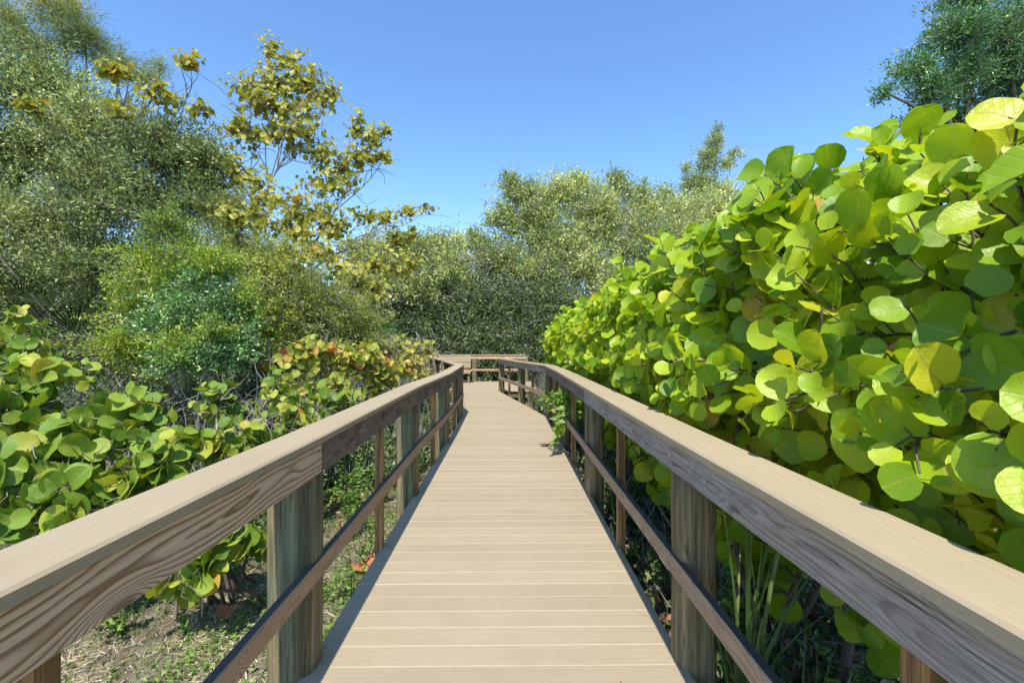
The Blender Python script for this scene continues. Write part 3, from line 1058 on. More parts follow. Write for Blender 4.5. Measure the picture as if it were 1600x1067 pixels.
# ================================================================== LEFT: sea grape shrubs
def blob_shoots(clumps, dens, seed, ln=(0.4, 0.8), lo=-0.2):
    """shoots ending on the upper and camera-side skin of rounded clumps"""
    rg = np.random.default_rng(seed)
    S_ = []
    for c, r in clumps:
        n = int(dens * (r[0] * r[2] + r[0] * r[1]) * 3.1)
        for i in range(max(3, n)):
            o = norm(rg.normal(0, 1, 3) + np.array([0, -0.35, 0.45]))
            if o[2] < lo - 0.3:
                o[2] = abs(o[2])
            tip = c + o * r * (rg.uniform(0.5, 1.08) if rg.uniform() < 0.45 else rg.uniform(0.85, 1.08))
            root = c + o * r * 0.2 + rg.normal(0, 0.1, 3) * r
            v = tip - root
            L = np.linalg.norm(v) + 1e-6
            root = tip - v / L * min(L, rg.uniform(*ln))
            if tip[2] < GZ + 0.05:
                continue
            root[2] = max(root[2], GZ + 0.02)
            S_.append((root, tip, o))
    return S_


def blob_stems(clumps, base, seed, r0=0.015):
    rg = np.random.default_rng(seed)
    out = []
    for c, r in clumps:
        b = np.asarray(base, float) + rg.normal(0, 0.15, 3) * (1, 1, 0)
        b[2] = GZ - 0.02
        out.append((bent(b, c + np.array([0, 0, r[2] * 0.5]), 7, 0, 0.07, rg), np.linspace(r0, 0.008, 7)))
    return out


def fork_stems(clumps, base, fork, seed, r0=0.05):
    rg = np.random.default_rng(seed)
    fork = np.asarray(fork, float)
    out = [(bent(base, fork, 8, 0, 0.06, rg), np.linspace(r0, r0 * 0.65, 8))]
    cs = np.array([c for c, r in clumps])
    k = max(2, len(cs) // 6)
    cen = cs[rg.choice(len(cs), k, replace=False)]
    for it in range(8):
        own = np.argmin(((cs[:, None] - cen[None]) ** 2).sum(-1), 1)
        cen = np.array([cs[own == q].mean(0) if (own == q).any() else cen[q] for q in range(k)])
    for q in range(k):
        node = fork + (cen[q] - fork) * 0.72
        limb = bent(fork, node, 8, 0.03, 0.07, rg)
        out.append((limb, np.linspace(r0 * 0.55, r0 * 0.26, 8)))
        for c, r in [clumps[i] for i in np.where(own == q)[0]]:
            br = bent(limb[int(rg.integers(4, 8))], c, 7, 0.08, 0.09, rg)
            out.append((br, np.linspace(r0 * 0.22, 0.006, 7)))
            for w in range(4):
                d = c + rg.normal(0, 0.7, 3) * r
                out.append((bent(br[int(rg.integers(3, 7))], d, 5, 0.03, 0.09, rg), np.linspace(0.009, 0.004, 5)))
    return out


def left_sg(label, base_xy, cl, kind, dens, seed, size, cat='shrub', group='sea grape shrubs left of the boardwalk', keep=300, name='sea_grape_shrub', fork=None, puff=1.0, per=(4, 6), **kw):
    C = [(q, w * puff) for q, w in [clump(*c) for c in cl]]
    b = (base_xy[0], base_xy[1], GZ)
    return sea_grape(name, label, b, blob_shoots(C, dens, seed), kind, size, per, group, cat, keep, stems=blob_stems(C, b, seed + 1) if fork is None else fork_stems(C, b, fork, seed + 1), seed=seed + 2, **kw)


left_sg('large-leaved green sea grape shrub at the left edge of the photo', (-3.4, 3.3),
        [(40, 640, 70, 60, 3.5), (130, 700, 80, 60, 3.5), (30, 740, 70, 70, 3.2), (120, 770, 80, 50, 3.2), (220, 660, 60, 55, 3.7), (70, 600, 50, 35, 3.6), (50, 810, 70, 40, 3.1), (150, 815, 60, 36, 3.1), (230, 760, 50, 40, 3.3)],
        'left', 24, 500, (0.12, 0.20), bare=70, bare_in=0.5, up=0.5)
left_sg('green sea grape shrub drooping to the mown ground under the left railing', (-2.15, 3.5),
        [(250, 720, 70, 50, 3.5), (320, 800, 60, 55, 3.3), (300, 900, 50, 35, 3.1), (330, 700, 55, 40, 3.9), (380, 850, 35, 40, 3.4), (270, 800, 60, 60, 3.4), (320, 890, 34, 34, 2.95), (270, 900, 34, 34, 2.95), (350, 850, 40, 40, 3.1)],
        'left', 22, 520, (0.105, 0.165), bare=50, bare_in=0.5, up=0.4, stem_mat='bark_dark')
left_sg('yellowish sea grape shrub far left in front of the dark palmetto', (-4.9, 5.3),
        [(20, 510, 60, 32, 5.4), (60, 550, 50, 40, 5.2), (-20, 560, 60, 60, 5.2), (130, 590, 40, 35, 5.0)],
        'left', 13, 540, (0.10, 0.155), tint_fn=lambda P, T, rg: 0.25 + 0.72 * T)
left_sg('yellow-green sea grape shrub close behind the near left railing', (-2.5, 5.0),
        [(400, 690, 65, 45, 4.9), (470, 660, 60, 50, 5.3), (350, 640, 45, 45, 5.2), (440, 620, 50, 40, 5.8), (530, 640, 45, 45, 5.9), (500, 720, 50, 50, 4.9)],
        'left', 14, 560, (0.10, 0.16), bare=200, tint_fn=lambda P, T, rg: T)
left_sg('sea grape shrub with red and orange leaves on its flat top beside the left railing', (-2.4, 7.4),
        [(500, 562, 66, 36, 7.2), (560, 575, 60, 46, 7.6), (455, 580, 50, 42, 7.0), (600, 600, 44, 45, 7.8), (530, 620, 60, 42, 7.0), (470, 630, 50, 40, 6.8)],
        'red', 17, 580, (0.10, 0.155), bare=200, tint_fn=lambda P, T, rg: 0.62 * T + np.where((P[:, 2] > 0.95) & (rg.uniform(0, 1, len(T)) < 0.35), 0.5, 0.0) * rg.uniform(0.5, 1.2, len(T)))
left_sg('clipped yellowing sea grape shrub with bare grey twigs by the far left railing', (-2.2, 9.9),
        [(615, 548, 54, 24, 9.9), (660, 552, 30, 24, 10.2), (575, 555, 44, 30, 9.6), (640, 580, 45, 30, 9.9), (590, 590, 40, 30, 9.4)],
        'red', 17, 600, (0.09, 0.14), stem_mat='twig', bare=420, tint_fn=lambda P, T, rg: 0.35 + 0.5 * T)
left_sg('small yellow-green sea grape shrub in front of the olive bush', (-3.6, 6.4),
        [(385, 510, 50, 25, 6.6), (340, 530, 30, 22, 6.4), (420, 530, 30, 22, 6.8)],
        'left', 10, 620, (0.09, 0.14))
left_sg('tall sea grape tree with yellowing leaves and open branches against the sky', (-4.2, 9.9),
        [(428, 85, 18, 26, 9.6), (450, 110, 34, 30, 9.6), (432, 145, 40, 30, 9.6), (480, 140, 36, 24, 9.6), (395, 160, 36, 28, 9.4), (505, 160, 34, 20, 9.7), (445, 185, 60, 26, 9.5), (520, 150, 22, 14, 9.8), (375, 215, 30, 30, 9.3), (410, 225, 40, 26, 9.4), (465, 220, 50, 24, 9.5),
         (560, 215, 18, 34, 9.9), (585, 225, 22, 26, 10), (608, 215, 14, 18, 10), (570, 255, 34, 24, 9.9), (535, 275, 40, 24, 9.8), (500, 250, 34, 20, 9.6), (600, 250, 18, 18, 10), (515, 300, 40, 22, 9.6), (360, 265, 30, 26, 9.1), (385, 290, 40, 26, 9.1), (345, 300, 24, 20, 9.0), (430, 320, 44, 22, 9.1),
         (570, 345, 24, 14, 10.1), (600, 345, 26, 12, 10.1), (635, 335, 26, 10, 10.2), (665, 328, 16, 7, 10.3), (490, 345, 44, 34, 9.3), (530, 370, 30, 30, 9.5), (455, 370, 40, 30, 9.0), (500, 410, 46, 40, 9.1), (545, 440, 34, 40, 9.3), (470, 460, 50, 36, 8.9), (625, 385, 24, 22, 10.3), (650, 370, 14, 14, 10.4), (600, 420, 36, 30, 10.0), (575, 460, 40, 30, 9.8), (640, 420, 26, 24, 10.3), (530, 490, 40, 28, 9.0), (450, 420, 44, 30, 8.3), (400, 350, 40, 34, 8.4), (360, 350, 30, 24, 8.0)],
        'yellow', 15, 640, (0.08, 0.14), face=(0.1, -0.8, 0.35), up=0.3, bare=120, puff=1.3, spread=0.13, per=(3, 6), lib=LEAF_FAR, cat='tree', name='sea_grape_tree', group=None, stem_mat='bark', fork=at(450, 440, 9.8))
left_sg('yellow-leaved sea grape tree poking out of the grey-green tree', (-6.2, 9.3),
        [(300, 105, 26, 20, 8.3), (262, 160, 36, 26, 8.2), (190, 125, 34, 22, 8.0), (320, 180, 20, 22, 8.4), (195, 185, 30, 26, 7.8), (60, 180, 30, 24, 7.6)],
        'yellow', 22, 660, (0.09, 0.14), cat='tree', name='sea_grape_tree', group=None, stem_mat='bark', fork=at(235, 330, 8.9))

# ================================================================== LEFT: small-leaved trees and bushes
C = lambda L: [clump(*c) for c in L]
leafy('buttonwood_tree', 'big grey-green tree filling the upper left of the photo', 'tree', (-7.0, 8.6, GZ),
      C([(50, 140, 90, 60, 8.6), (150, 215, 90, 70, 8.6), (265, 245, 75, 60, 8.4), (40, 250, 90, 70, 8.8), (170, 310, 90, 70, 8.4), (315, 270, 45, 60, 8.6), (60, 360, 100, 65, 8.6), (260, 330, 75, 55, 8.2), (150, 420, 90, 60, 8.6), (30, 470, 90, 60, 9.0), (-60, 300, 70, 160, 9.0), (250, 430, 80, 60, 8.8)]),
      130000, (0.078, 0.028), 'greyleaf', wisp=0.22, shell=0.55, bark='bark_dark', trunk_r=0.045, fork=0.35, seed=31, bare=160, twig='bark_dark', multi=3, twig_r=0.006)
leafy('feathery_tree', 'tall thin feathery tree behind the grey-green tree, top left', 'tree', (-12.4, 13.6, GZ),
      C([(15, 40, 46, 46, 13), (100, 20, 55, 34, 13), (140, 70, 55, 36, 13), (195, 108, 40, 24, 13), (235, 128, 30, 15, 13), (60, 80, 50, 32, 13), (70, 130, 50, 32, 13), (255, 105, 16, 14, 13)]),
      30000, (0.15, 0.014), 'feather', bark='bark_dark', trunk_r=0.14, fork=0.6, seed=32, droop=0.25, shell=0.4, twig_r=0.008, jitter=0.1, per_twig=40)
leafy('bright_green_bush', 'bright lime-green bush with small leaves in front of the tall trees', 'bush', (-4.0, 6.7, GZ),
      C([(265, 365, 36, 30, 6.7), (230, 425, 42, 42, 6.6), (300, 400, 35, 30, 6.7), (215, 480, 36, 40, 6.4), (345, 420, 30, 26, 6.7), (190, 545, 45, 36, 6.0), (270, 440, 40, 30, 6.5), (335, 415, 26, 24, 6.4), (385, 470, 24, 30, 6.5), (270, 545, 30, 24, 5.9), (330, 520, 22, 20, 5.95)]),
      24000, (0.06, 0.019), 'bright', wisp=0.3, upw=0.5, bark='bark', trunk_r=0.03, fork=0.25, seed=33, multi=4, jitter=0.045, twig_r=0.003, bare=60, tint_bias=0.22)
leafy('blue_green_bush', 'bluish green shiny-leaved bush below the bright lime-green one', 'bush', (-3.5, 6.0, GZ),
      C([(320, 445, 40, 30, 6.5), (355, 485, 42, 36, 6.4), (295, 490, 42, 36, 6.3), (250, 520, 34, 30, 6.2), (365, 540, 36, 32, 6.3), (300, 560, 46, 34, 6.1)]),
      24000, (0.05, 0.021), 'bluegreen', wisp=0.3, bark='bark', trunk_r=0.03, fork=0.25, seed=36, multi=4, jitter=0.045, twig_r=0.003, bare=90)
leafy('olive_bush', 'olive-green bush below the yellowing sea grape tree', 'bush', (-3.9, 8.1, GZ),
      C([(370, 400, 60, 50, 8.2), (420, 430, 60, 55, 8.1), (350, 340, 40, 45, 8.4), (480, 470, 55, 55, 8.2), (430, 500, 60, 50, 8.0), (520, 500, 50, 55, 8.4), (390, 560, 60, 45, 7.8), (560, 520, 45, 50, 9.2)]),
      56000, (0.062, 0.02), 'olive', wisp=0.3, upw=0.4, shell=0.5, trunk_r=0.035, fork=0.25, seed=34, multi=4, jitter=0.05, twig_r=0.004, bare=160)
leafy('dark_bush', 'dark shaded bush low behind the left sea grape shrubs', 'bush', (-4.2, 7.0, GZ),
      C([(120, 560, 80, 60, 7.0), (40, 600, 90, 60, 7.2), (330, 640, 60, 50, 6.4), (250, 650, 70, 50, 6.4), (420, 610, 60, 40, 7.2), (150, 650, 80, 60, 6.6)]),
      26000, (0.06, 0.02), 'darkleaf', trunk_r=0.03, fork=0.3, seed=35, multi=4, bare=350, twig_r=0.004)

# ================================================================== CENTRE: mangroves beyond the platform
leafy('mangrove_tree', 'rounded olive tree left of the centre behind the left railing end', 'tree', (-3.3, 22.3, GZ),
      C([(640, 390, 55, 32, 22), (700, 425, 50, 40, 22), (600, 450, 50, 55, 21.5), (650, 470, 60, 60, 21.5), (725, 465, 45, 50, 22), (575, 400, 45, 35, 23), (690, 385, 40, 22, 23.5)]),
      46000, (0.17, 0.065), 'mangrove', trunk_r=0.12, fork=0.3, seed=41, wisp=0.25, shell=0.5, multi=3, jitter=0.14, twig_r=0.012, bare=500)
leafy('mangrove_tree', 'tall olive tree in the middle with grey twigs under its crown', 'tree', (1.6, 23.2, GZ),
      C([(815, 308, 36, 26, 23), (872, 312, 44, 28, 23), (798, 350, 34, 28, 22.5), (840, 345, 36, 26, 22.6), (865, 385, 60, 40, 22.5), (775, 415, 50, 40, 22), (840, 440, 65, 50, 22), (930, 335, 40, 40, 23), (745, 385, 22, 16, 22.5), (798, 285, 16, 12, 23), (900, 290, 26, 18, 23), (740, 368, 8, 12, 22.5), (715, 375, 8, 8, 22.5), (765, 345, 10, 10, 22.5)]),
      50000, (0.17, 0.06), 'mangrove', trunk_r=0.14, fork=0.35, seed=42, wisp=0.32, shell=0.45, per_twig=22, upw=0.5, multi=3, jitter=0.13, twig_r=0.012, bare=1300, group='tall olive trees beyond the far railing')
leafy('mangrove_tree', 'broad olive tree whose crown meets the top of the right hedge', 'tree', (6.6, 24.0, GZ),
      C([(965, 300, 36, 24, 24), (965, 278, 14, 10, 24), (1005, 305, 26, 18, 24), (940, 360, 55, 46, 23.5), (1010, 335, 40, 30, 24), (1065, 330, 36, 28, 24), (1040, 305, 14, 12, 24), (990, 395, 70, 50, 23), (910, 430, 55, 55, 22.5), (1060, 380, 70, 55, 23.5), (960, 465, 60, 55, 22), (1120, 350, 45, 45, 24), (1180, 330, 40, 40, 24)]),
      56000, (0.17, 0.06), 'mangrove', trunk_r=0.14, fork=0.35, seed=43, wisp=0.32, shell=0.45, per_twig=22, upw=0.5, multi=3, jitter=0.13, twig_r=0.012, bare=1500, group='tall olive trees beyond the far railing')
leafy('slender_tree', 'slender tree rising highest above the right hedge in the distance', 'tree', (11.8, 27.2, GZ),
      C([(1108, 250, 20, 24, 27), (1118, 222, 12, 16, 27), (1090, 290, 34, 22, 27), (1150, 238, 14, 7, 27), (1138, 255, 12, 10, 27), (1125, 305, 34, 26, 27), (1122, 202, 6, 10, 27), (1072, 262, 8, 8, 27), (1100, 340, 50, 40, 27)]),
      24000, (0.14, 0.055), 'mangrove', trunk_r=0.12, fork=0.7, seed=44, jitter=0.12, twig_r=0.012)
for k, (cx, lab) in enumerate(((640, 'dark green shrub behind the bench at the far left of the platform'), (740, 'dark green shrub behind the middle post of the far railing'), (835, 'dark green shrub with pale bare stems behind the right end of the far railing'))):
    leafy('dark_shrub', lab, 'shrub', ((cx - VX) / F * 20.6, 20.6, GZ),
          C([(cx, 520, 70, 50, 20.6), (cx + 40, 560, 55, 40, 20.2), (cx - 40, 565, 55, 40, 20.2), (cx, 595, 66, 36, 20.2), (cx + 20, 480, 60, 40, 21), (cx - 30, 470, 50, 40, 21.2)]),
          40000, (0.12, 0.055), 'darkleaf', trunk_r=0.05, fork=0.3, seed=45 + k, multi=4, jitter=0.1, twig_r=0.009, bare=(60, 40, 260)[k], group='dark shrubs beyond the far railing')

# ================================================================== RIGHT: tree behind the hedge
leafy('green_tree', 'dark green tree behind the hedge in the upper right corner', 'tree', (7.6, 7.4, GZ),
      C([(1575, 60, 50, 50, 7.2), (1500, 50, 55, 42, 7.2), (1440, 105, 42, 24, 7.0), (1390, 142, 22, 11, 6.9), (1510, 115, 50, 42, 7.2), (1590, 130, 50, 45, 7.4), (1530, -20, 60, 40, 7.4), (1465, 140, 40, 30, 7.0), (1640, 40, 60, 80, 7.6), (1600, 200, 70, 50, 7.6), (1520, 195, 60, 40, 7.4), (1450, 190, 40, 28, 7.3), (1560, 240, 60, 40, 7.5)]),
      66000, (0.062, 0.02), 'oakleaf', bark='bark_dark', trunk_r=0.13, fork=0.6, seed=51, jitter=0.05, twig_r=0.005)


# ================================================================== far woodland (one mass)
def woodland():
    rg = np.random.default_rng(61)
    P, T_ = [], []
    for (x0, x1, y0, y1, h0, h1, n) in ((-45, 50, 27, 34, 4.5, 6.5, 52000), (-12, 12, 25.5, 27.5, 3.6, 5.2, 30000), (-22, -9, 9, 27, 3.0, 4.5, 26000), (6, 22, 3, 27, 2.2, 3.4, 24000), (2.6, 6, 15, 20, 2, 3, 8000)):
        x, y = rg.uniform(x0, x1, n), rg.uniform(y0, y1, n)
        h = h0 + (h1 - h0) * (0.5 + 0.25 * np.sin(x * 0.9 + y * 0.5) + 0.25 * np.sin(x * 2.3 - y * 0.8))
        z = GZ + h * rg.uniform(0, 1, n) ** 0.6
        P.append(np.stack([x, y, z], 1))
        T_.append(np.clip(0.42 + 0.2 * np.sin(x * 1.3) + rg.normal(0, 0.16, n), 0, 1))
    P, T_ = np.concatenate(P), np.concatenate(T_)
    n = len(P)
    me = leaf_cloud('woodland', P, rg.normal(0, 1, (n, 3)), rg.normal(0, 1, (n, 3)) + np.array([0, 0, 0.6]), rg.uniform(0.2, 0.42, n), rg.uniform(0.12, 0.24, n), T_, M['mangrove'], True)
    o = link('woodland', me)
    o['kind'] = 'stuff'
    o['label'] = 'far mass of mangrove woodland behind the nearer trees'


woodland()

# ================================================================== small plants
def herb(label, base, h, spread, n_st, leaf, seed, mat='weed', name='weed_plant', group='leafy weeds beside the boardwalk', cat='weed'):
    rg = np.random.default_rng(seed)
    b = np.array([base[0], base[1], float(gz(base[0], base[1]))])
    t = thing(name, label, cat, tuple(b), group)
    lines, P, D, N = [], [], [], []
    for i in range(n_st):
        tip = b + np.array([rg.normal(0, spread), rg.normal(0, spread), h * rg.uniform(0.55, 1.05)])
        pts = bent(b + rg.normal(0, 0.02, 3) * (1, 1, 0), tip, 6, 0, 0.06, rg)
        lines.append((pts, np.linspace(0.004, 0.0015, 6)))
        for k in range(int(10 + 22 * h)):
            s = rg.uniform(0.15, 1.0)
            f = s * 5
            i0 = min(int(f), 4)
            P.append(pts[i0] + (pts[i0 + 1] - pts[i0]) * (f - i0))
            D.append(norm(rg.normal(0, 1, 3) * (1, 1, 0.4) + np.array([0, 0, 0.35])))
            N.append(np.array([0, 0, 1]) + rg.normal(0, 0.35, 3))
    P, D, N = np.array(P), np.array(D), np.array(N)
    k = len(P)
    child('leaves', leaf_cloud('leaves', P, D, N, leaf * rg.uniform(0.6, 1.3, k), leaf * 0.5 * rg.uniform(0.7, 1.3, k), rg.uniform(0, 1, k), M[mat]), t, None, True)
    child('stems', tubes('stems', lines, M['weed'], 3), t, None, True)
    return t


HERBS = [((-1.28, 4.1), 0.75, 0.16, 9, 0.045, 'tall leafy weed just right of the second left baluster'),
         ((-1.55, 4.6), 0.85, 0.2, 10, 0.045, 'tallest leafy weed seen between the first and second left posts'),
         ((-1.25, 3.0), 0.3, 0.1, 6, 0.04, 'low leafy weed beside the first left post'),
         ((-1.12, 2.72), 0.22, 0.08, 6, 0.035, 'small weed between the first left post and the deck edge'),
         ((-2.15, 3.05), 0.2, 0.05, 5, 0.035, 'small upright weed on the mown ground under the sea grape'),
         ((-1.5, 5.6), 0.6, 0.2, 9, 0.045, 'leafy weed behind the second left post'),
         ((-1.75, 5.2), 0.7, 0.25, 10, 0.045, 'bushy weed in the shade of the yellow-green sea grape'),
         ((-1.3, 6.4), 0.5, 0.2, 8, 0.04, 'leafy weed between the second and third left posts'),
         ((-1.9, 4.2), 0.8, 0.25, 12, 0.05, 'wide leafy weed in front of the yellow-green sea grape'),
         ((-1.2, 3.55), 0.35, 0.14, 8, 0.04, 'low weed at the foot of the second left baluster'),
         ((-2.35, 3.9), 0.45, 0.2, 10, 0.05, 'weed under the drooping green sea grape'),
         ((-2.6, 3.1), 0.35, 0.2, 10, 0.045, 'weed at the edge of the sea grape shade on the mown ground'),
         ((-1.75, 3.7), 0.3, 0.15, 8, 0.04, 'weed in the mown ground behind the first left post')]
for k, (b, h, s, ns, lf, lab) in enumerate(HERBS):
    herb(lab, b, h, s, ns, lf, 700 + k)
for k in range(9):
    rg = np.random.default_rng(760 + k)
    herb(('low dark plant under the right hedge nearest the first right post', 'low plant among dead leaves under the right rim board', 'low plant in the dim gap below the near right rim board',
          'small plant at the foot of the right hedge by the second baluster', 'low plant under the hedge behind the second right post', 'low plant at the hedge foot below the vine', 'small plant beside the deck edge under the right railing',
          'low plant under the hedge at the lower right', 'small plant deep under the near hedge')[k],
         (rg.uniform(1.25, 2.0), (2.5, 2.0, 1.7, 3.4, 4.9, 6.0, 3.0, 1.5, 2.2)[k]), rg.uniform(0.25, 0.5), 0.16, 9, 0.06, 780 + k, 'bright', 'undergrowth_plant', 'low plants under the right hedge', 'plant')

# vine leaning over the right mid rail
rg = np.random.default_rng(801)
vine = thing('leafy_vine', 'pale green vine spilling over the right mid rail onto the deck', 'vine', (0.95, 6.5, GZ))
lines, P, D, N = [], [], [], []
for px, py, Y in ((855, 612, 6.2), (862, 640, 6.1), (868, 665, 6.0), (872, 690, 6.1), (880, 620, 6.3), (890, 650, 6.1), (850, 628, 6.3), (878, 676, 6.0), (895, 625, 6.4)):
    tip = at(px, py, Y)
    pts = bent((0.98, 6.5 + rg.normal(0, 0.15), 0.3 + rg.uniform(0, 0.5)), tip, 7, 0.12, 0.05, rg)
    lines.append((pts, np.linspace(0.006, 0.002, 7)))
    for k in range(20):
        f = rg.uniform(0.35, 1.0) * 6
        i0 = min(int(f), 5)
        P.append(pts[i0] + (pts[i0 + 1] - pts[i0]) * (f - i0) + rg.normal(0, 0.02, 3))
        D.append(norm(rg.normal(0, 0.8, 3) + np.array([-0.3, -0.2, -0.1])))
        N.append(np.array([-0.1, -0.5, 0.8]) + rg.normal(0, 0.4, 3))
lines.append((bent((1.0, 6.6, GZ), (0.98, 6.5, 0.8), 6, 0, 0.03, rg), np.linspace(0.012, 0.006, 6)))
P, D, N = map(np.array, (P, D, N))
for i in range(len(P)):
    d, n = norm(D[i]), N[i]
    me = leaf_cloud('leaf', np.zeros((1, 3)), D[i:i + 1], N[i:i + 1], np.array([rg.uniform(0.09, 0.17)]), np.array([rg.uniform(0.05, 0.085)]), np.array([rg.uniform(0.45, 1)]), M['weed'])
    o = link('leaf', me, vine)
    o.location = tuple(P[i] - np.array(vine.location))
child('stems', tubes('stems', lines, M['weed'], 4), vine, None, True)


# palmetto fans and spiky grasses
def fan_plant(name, label, base, fronds, mat, cat, seed, n_seg=22, seglen=0.5, segw=0.03, name_part='frond'):
    rg = np.random.default_rng(seed)
    t = thing(name, label, cat, tuple(base))
    for (hub, facing) in fronds:
        hub = np.asarray(hub, float)
        a = norm(np.asarray(facing, float))
        side = norm(np.cross(a, [0, 0, 1]))
        upv = np.cross(side, a)
        ang = np.linspace(-1.9, 1.9, n_seg)
        d = np.stack([upv * math.cos(x) + side * math.sin(x) + a * 0.35 for x in ang])
        nn = np.tile(a, (n_seg, 1)) + rg.normal(0, 0.2, (n_seg, 3))
        me = leaf_cloud(name_part, np.tile(hub, (n_seg, 1)), d, nn, seglen * rg.uniform(0.8, 1.1, n_seg), np.full(n_seg, segw), rg.uniform(0, 1, n_seg), M[mat])
        child(name_part, me, t)
        child('stalk', tubes('stalk', [(bent(base, hub, 5, 0.1, 0.03, rg), np.linspace(0.012, 0.007, 5))], M['palmetto'], 4), t)
    return t


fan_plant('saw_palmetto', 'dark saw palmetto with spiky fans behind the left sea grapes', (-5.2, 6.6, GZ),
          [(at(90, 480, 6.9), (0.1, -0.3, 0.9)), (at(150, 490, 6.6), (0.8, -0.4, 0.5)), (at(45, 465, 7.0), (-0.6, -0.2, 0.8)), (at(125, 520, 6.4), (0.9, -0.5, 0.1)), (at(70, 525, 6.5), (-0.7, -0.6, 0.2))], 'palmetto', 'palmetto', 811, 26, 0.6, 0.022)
fan_plant('spiky_plant', 'fresh green spiky plant behind the red sea grape top', (-3.1, 10.8, GZ),
          [(at(585, 520, 10.6), (0.1, -0.7, 0.7)), (at(570, 515, 10.7), (-0.4, -0.6, 0.7)), (at(600, 525, 10.6), (0.5, -0.6, 0.6))], 'weed', 'plant', 812, 18, 0.6, 0.035)


def blade_clump(label, base, n, h, seed, lean, w=0.014):
    rg = np.random.default_rng(seed)
    t = thing('grass_clump', label, 'grass', tuple(base), 'tall grass clumps by the right railing')
    for i in range(n):
        hh = h * rg.uniform(0.6, 1.1)
        a = rg.uniform(0, 6.28)
        ld = np.array([math.cos(a), math.sin(a), 0]) * rg.uniform(0.03, 0.4) + np.asarray(lean)
        s = np.linspace(0, 1, 7)[:, None]
        C_ = rg.normal(0, 0.03, 3) * (1, 1, 0) + s * np.array([0, 0, hh]) + (s ** 2) * ld * hh - (s ** 3) * np.array([0, 0, hh * np.linalg.norm(ld) * 0.35])
        sd = norm(np.array([-math.sin(a + 0.4), math.cos(a + 0.4), 0.1]))
        ww = w * rg.uniform(0.7, 1.3) * np.sqrt(np.clip(1 - s, 0.003, 1)) * (0.6 + 0.4 * np.minimum(1, s * 4))
        up_ = np.array([0, 0, 0.25 * w])
        V = np.concatenate([C_ - sd * ww, C_, C_ + sd * ww])
        V[:7] += up_
        V[14:] += up_
        Q = [(k, k + 7, k + 8, k + 1) for k in range(6)] + [(k + 7, k + 14, k + 15, k + 8) for k in range(6)]
        me = mesh_np('blade', V, quad=np.array(Q), mat=M['blade'])
        link('blade', me, t)
    return t


blade_clump('tall grass clump with long blades right of the first right post', (1.06, 2.02, GZ), 18, 1.5, 821, (0.12, 0.0, 0), 0.012)
blade_clump('arching grass clump in the gap under the near right rim board', (1.22, 1.82, GZ), 18, 0.85, 822, (0.25, -0.1, 0))
blade_clump('smaller dark grass clump under the near hedge at the bottom right', (1.45, 1.75, GZ), 14, 0.6, 823, (0.2, 0.1, 0), 0.011)
blade_clump('short grass clump beside the second right post', (1.05, 4.2, GZ), 10, 0.7, 824, (-0.05, -0.1, 0))
b1 = blade_clump('single green grass blade standing at the bottom edge of the deck', (0.505, 1.93, -0.02), 1, 0.12, 826, (-0.15, 0, 0), 0.006)

# fallen leaves that can be told apart
def fallen(label, x, y, z, s, seed):
    V, tri, quad, uv = leaf_template(seed, ROWS_HI)
    V = V.copy()
    V[:, 2] += 0.6 * (V[:, 0] ** 2) + 0.04 * np.sin(8 * V[:, 1])
    me = mesh_np('fallen_leaf', V * s, tri, quad, M['chip'], True, None, uv)
    o = link('fallen_leaf', me)
    o.location = (x, y, z)
    o.rotation_euler = (0.15, 0.1, seed * 1.3)
    o['label'] = label
    o['category'] = 'leaf'
fallen('orange fallen leaf on the ground left of the deck beside the baluster', -1.32, 4.1, float(gz(-1.32, 4.1)) + 0.035, 0.22, 3)
fallen('pinkish fallen leaf beside the small weed under the left sea grape', -1.98, 3.2, float(gz(-1.98, 3.2)) + 0.035, 0.12, 5)


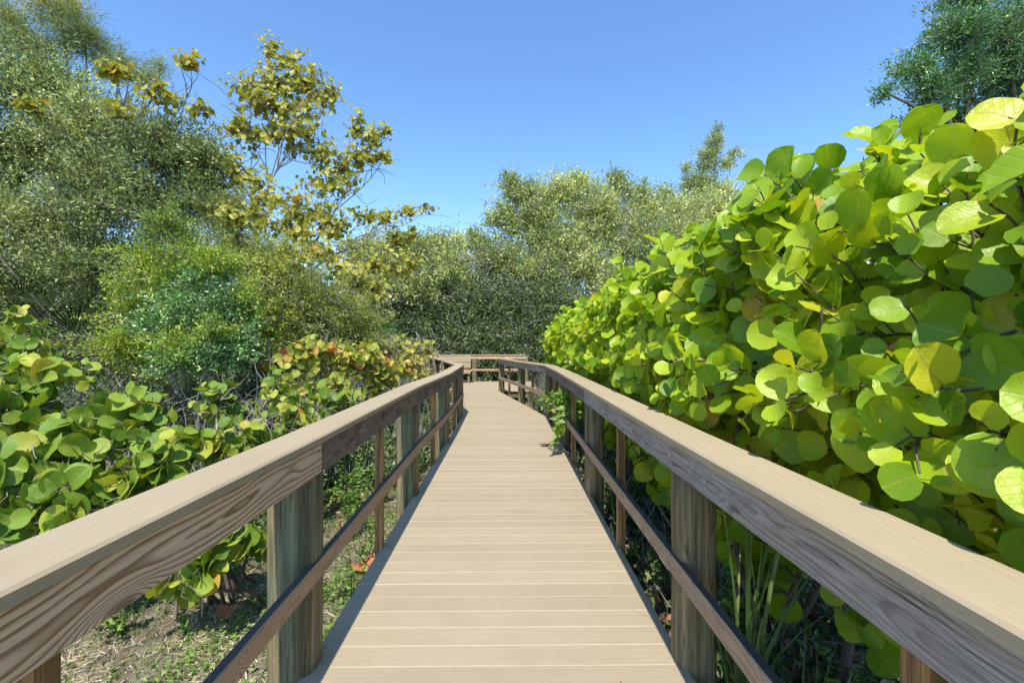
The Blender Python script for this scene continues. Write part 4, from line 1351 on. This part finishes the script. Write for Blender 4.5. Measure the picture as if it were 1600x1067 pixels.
def undergrowth():
    rg = np.random.default_rng(845)
    P, T_, tw = [], [], []
    # x-range, y-range, height, leaves, twigs
    for (x0, x1, y0, y1, h, n, nt) in ((-2.6, -1.25, 6.0, 13.5, 0.75, 26000, 300), (-4.6, -2.2, 4.6, 9.0, 1.0, 34000, 500), (-7.0, -3.9, 3.6, 8.0, 0.9, 24000, 400), (-6.0, -2.4, 11, 19, 1.3, 20000, 200),
                                       (1.0, 2.6, 3.2, 14.0, 0.55, 26000, 500), (1.05, 3.4, 1.0, 3.2, 0.28, 5000, 90), (0.7, 3.0, 10.0, 15.0, 0.9, 16000, 260), (1.3, 4.0, 14, 20, 1.3, 12000, 160)):
        k = n
        x, y = rg.uniform(x0, x1, k), rg.uniform(y0, y1, k)
        lump = 0.55 + 0.25 * np.sin(2.7 * x + 1.9 * y) + 0.2 * np.sin(5.1 * y - 3.3 * x)
        z = gz(x, y) + h * np.clip(lump, 0.08, 1.2) * rg.uniform(0, 1, k) ** 0.8
        P.append(np.stack([x, y, z], 1))
        T_.append(np.clip(0.45 + 0.25 * np.sin(1.7 * x - 2.1 * y) + rg.normal(0, 0.22, k), 0, 1))
        for i in range(nt):
            a = np.array([rg.uniform(x0, x1), rg.uniform(y0, y1), 0.0])
            a[2] = gz(a[0], a[1])
            tw.append((bent(a, a + np.array([rg.normal(0, 0.25), rg.normal(0, 0.25), h * rg.uniform(0.5, 1.25)]), 5, 0, 0.08, rg), np.linspace(0.006, 0.002, 5)))
    P, T_ = np.concatenate(P), np.concatenate(T_)
    n = len(P)
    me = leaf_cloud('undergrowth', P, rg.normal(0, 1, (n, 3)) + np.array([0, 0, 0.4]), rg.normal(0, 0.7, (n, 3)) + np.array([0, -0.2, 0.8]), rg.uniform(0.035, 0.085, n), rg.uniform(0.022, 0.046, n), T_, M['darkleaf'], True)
    o = link('undergrowth', me)
    o['kind'] = 'stuff'
    o['label'] = 'dark tangled undergrowth between the shrubs beside the boardwalk'
    t = link('undergrowth_twigs', tubes('undergrowth_twigs', tw, M['twig'], 3))
    t['kind'] = 'stuff'
    t['label'] = 'bare grey twigs standing in the undergrowth'


undergrowth()


def flat_cover():
    rg = np.random.default_rng(831)
    # turf: dry thatch and green blades on the left
    n = 95000
    x, y = rg.uniform(-5.5, -0.95, n), 1.2 + rg.uniform(0, 1, n) ** 1.4 * 8
    patch = np.sin(3.1 * x + 1.3 * y) + np.sin(2.2 * y - 4.1 * x + 1) + np.sin(7 * x + 6 * y)
    green = rg.uniform(0, 1, n) < np.clip(0.38 + 0.2 * patch, 0.06, 0.92)
    P = np.stack([x, y, gz(x, y)], 1)
    D = rg.normal(0, 1, (n, 3))
    D[:, 2] = np.where(green, rg.uniform(0.4, 2.0, n), rg.uniform(0.0, 0.35, n))
    L = np.where(green, rg.uniform(0.03, 0.085, n), rg.uniform(0.03, 0.10, n))
    ti = np.where(green, rg.uniform(0, 0.4, n), rg.uniform(0.5, 1.0, n))
    me = leaf_cloud('grass', P, D, rg.normal(0, 1, (n, 3)), L, rg.uniform(0.005, 0.011, n), ti, M['turf'], True)
    o = link('grass', me)
    o['kind'] = 'stuff'
    o['label'] = 'patchy mown grass and dry thatch left of the boardwalk'
    # creeping weeds in patches
    n = 5600
    cx, cy = rg.uniform(-4.2, -1.05, 70), rg.uniform(1.8, 6.5, 70)
    w = rg.integers(0, 70, n)
    r_ = rg.uniform(0.04, 0.2, 70)[w]
    x, y = np.minimum(cx[w] + rg.normal(0, 1, n) * r_, -0.96), cy[w] + rg.normal(0, 1, n) * r_
    P = np.stack([x, y, gz(x, y) + rg.uniform(0.005, 0.09, n) * np.exp(-((x - cx[w]) ** 2 + (y - cy[w]) ** 2) / (2 * r_ ** 2))], 1)
    me = leaf_cloud('creeping_weeds', P, rg.normal(0, 1, (n, 3)) * (1, 1, 0.5) + np.array([0, 0, 0.3]), rg.normal(0, 0.4, (n, 3)) + np.array([0, 0, 1]), rg.uniform(0.02, 0.05, n), rg.uniform(0.012, 0.026, n), rg.uniform(0, 1, n), M['weed'])
    o = link('creeping_weeds', me)
    o['kind'] = 'stuff'
    o['label'] = 'patches of creeping green weeds in the mown ground'
    # dead sea-grape leaves under the right hedge and some on the left
    n = 4000
    right = rg.uniform(0, 1, n) < 0.85
    x = np.where(right, rg.uniform(0.95, 3.2, n), rg.uniform(-4.5, -1.6, n))
    y = np.where(right, rg.uniform(0.6, 12, n), rg.uniform(4.2, 11, n))
    z = gz(x, y) + rg.uniform(0.005, 0.09, n)
    d = rg.normal(0, 1, (n, 3)) * (1, 1, 0.35)
    nn = rg.normal(0, 0.7, (n, 3)) + np.array([0, 0, 1])
    me = round_leaves_joined('leaf_litter', np.stack([x, y, z], 1), frames(d, nn), rg.uniform(0.04, 0.115, n), rg.uniform(0, 1, n), M['litter'], LEAF_DRY)
    o = link('leaf_litter', me)
    o['kind'] = 'stuff'
    o['label'] = 'pinkish brown dead leaves lying under the sea grapes'


flat_cover()
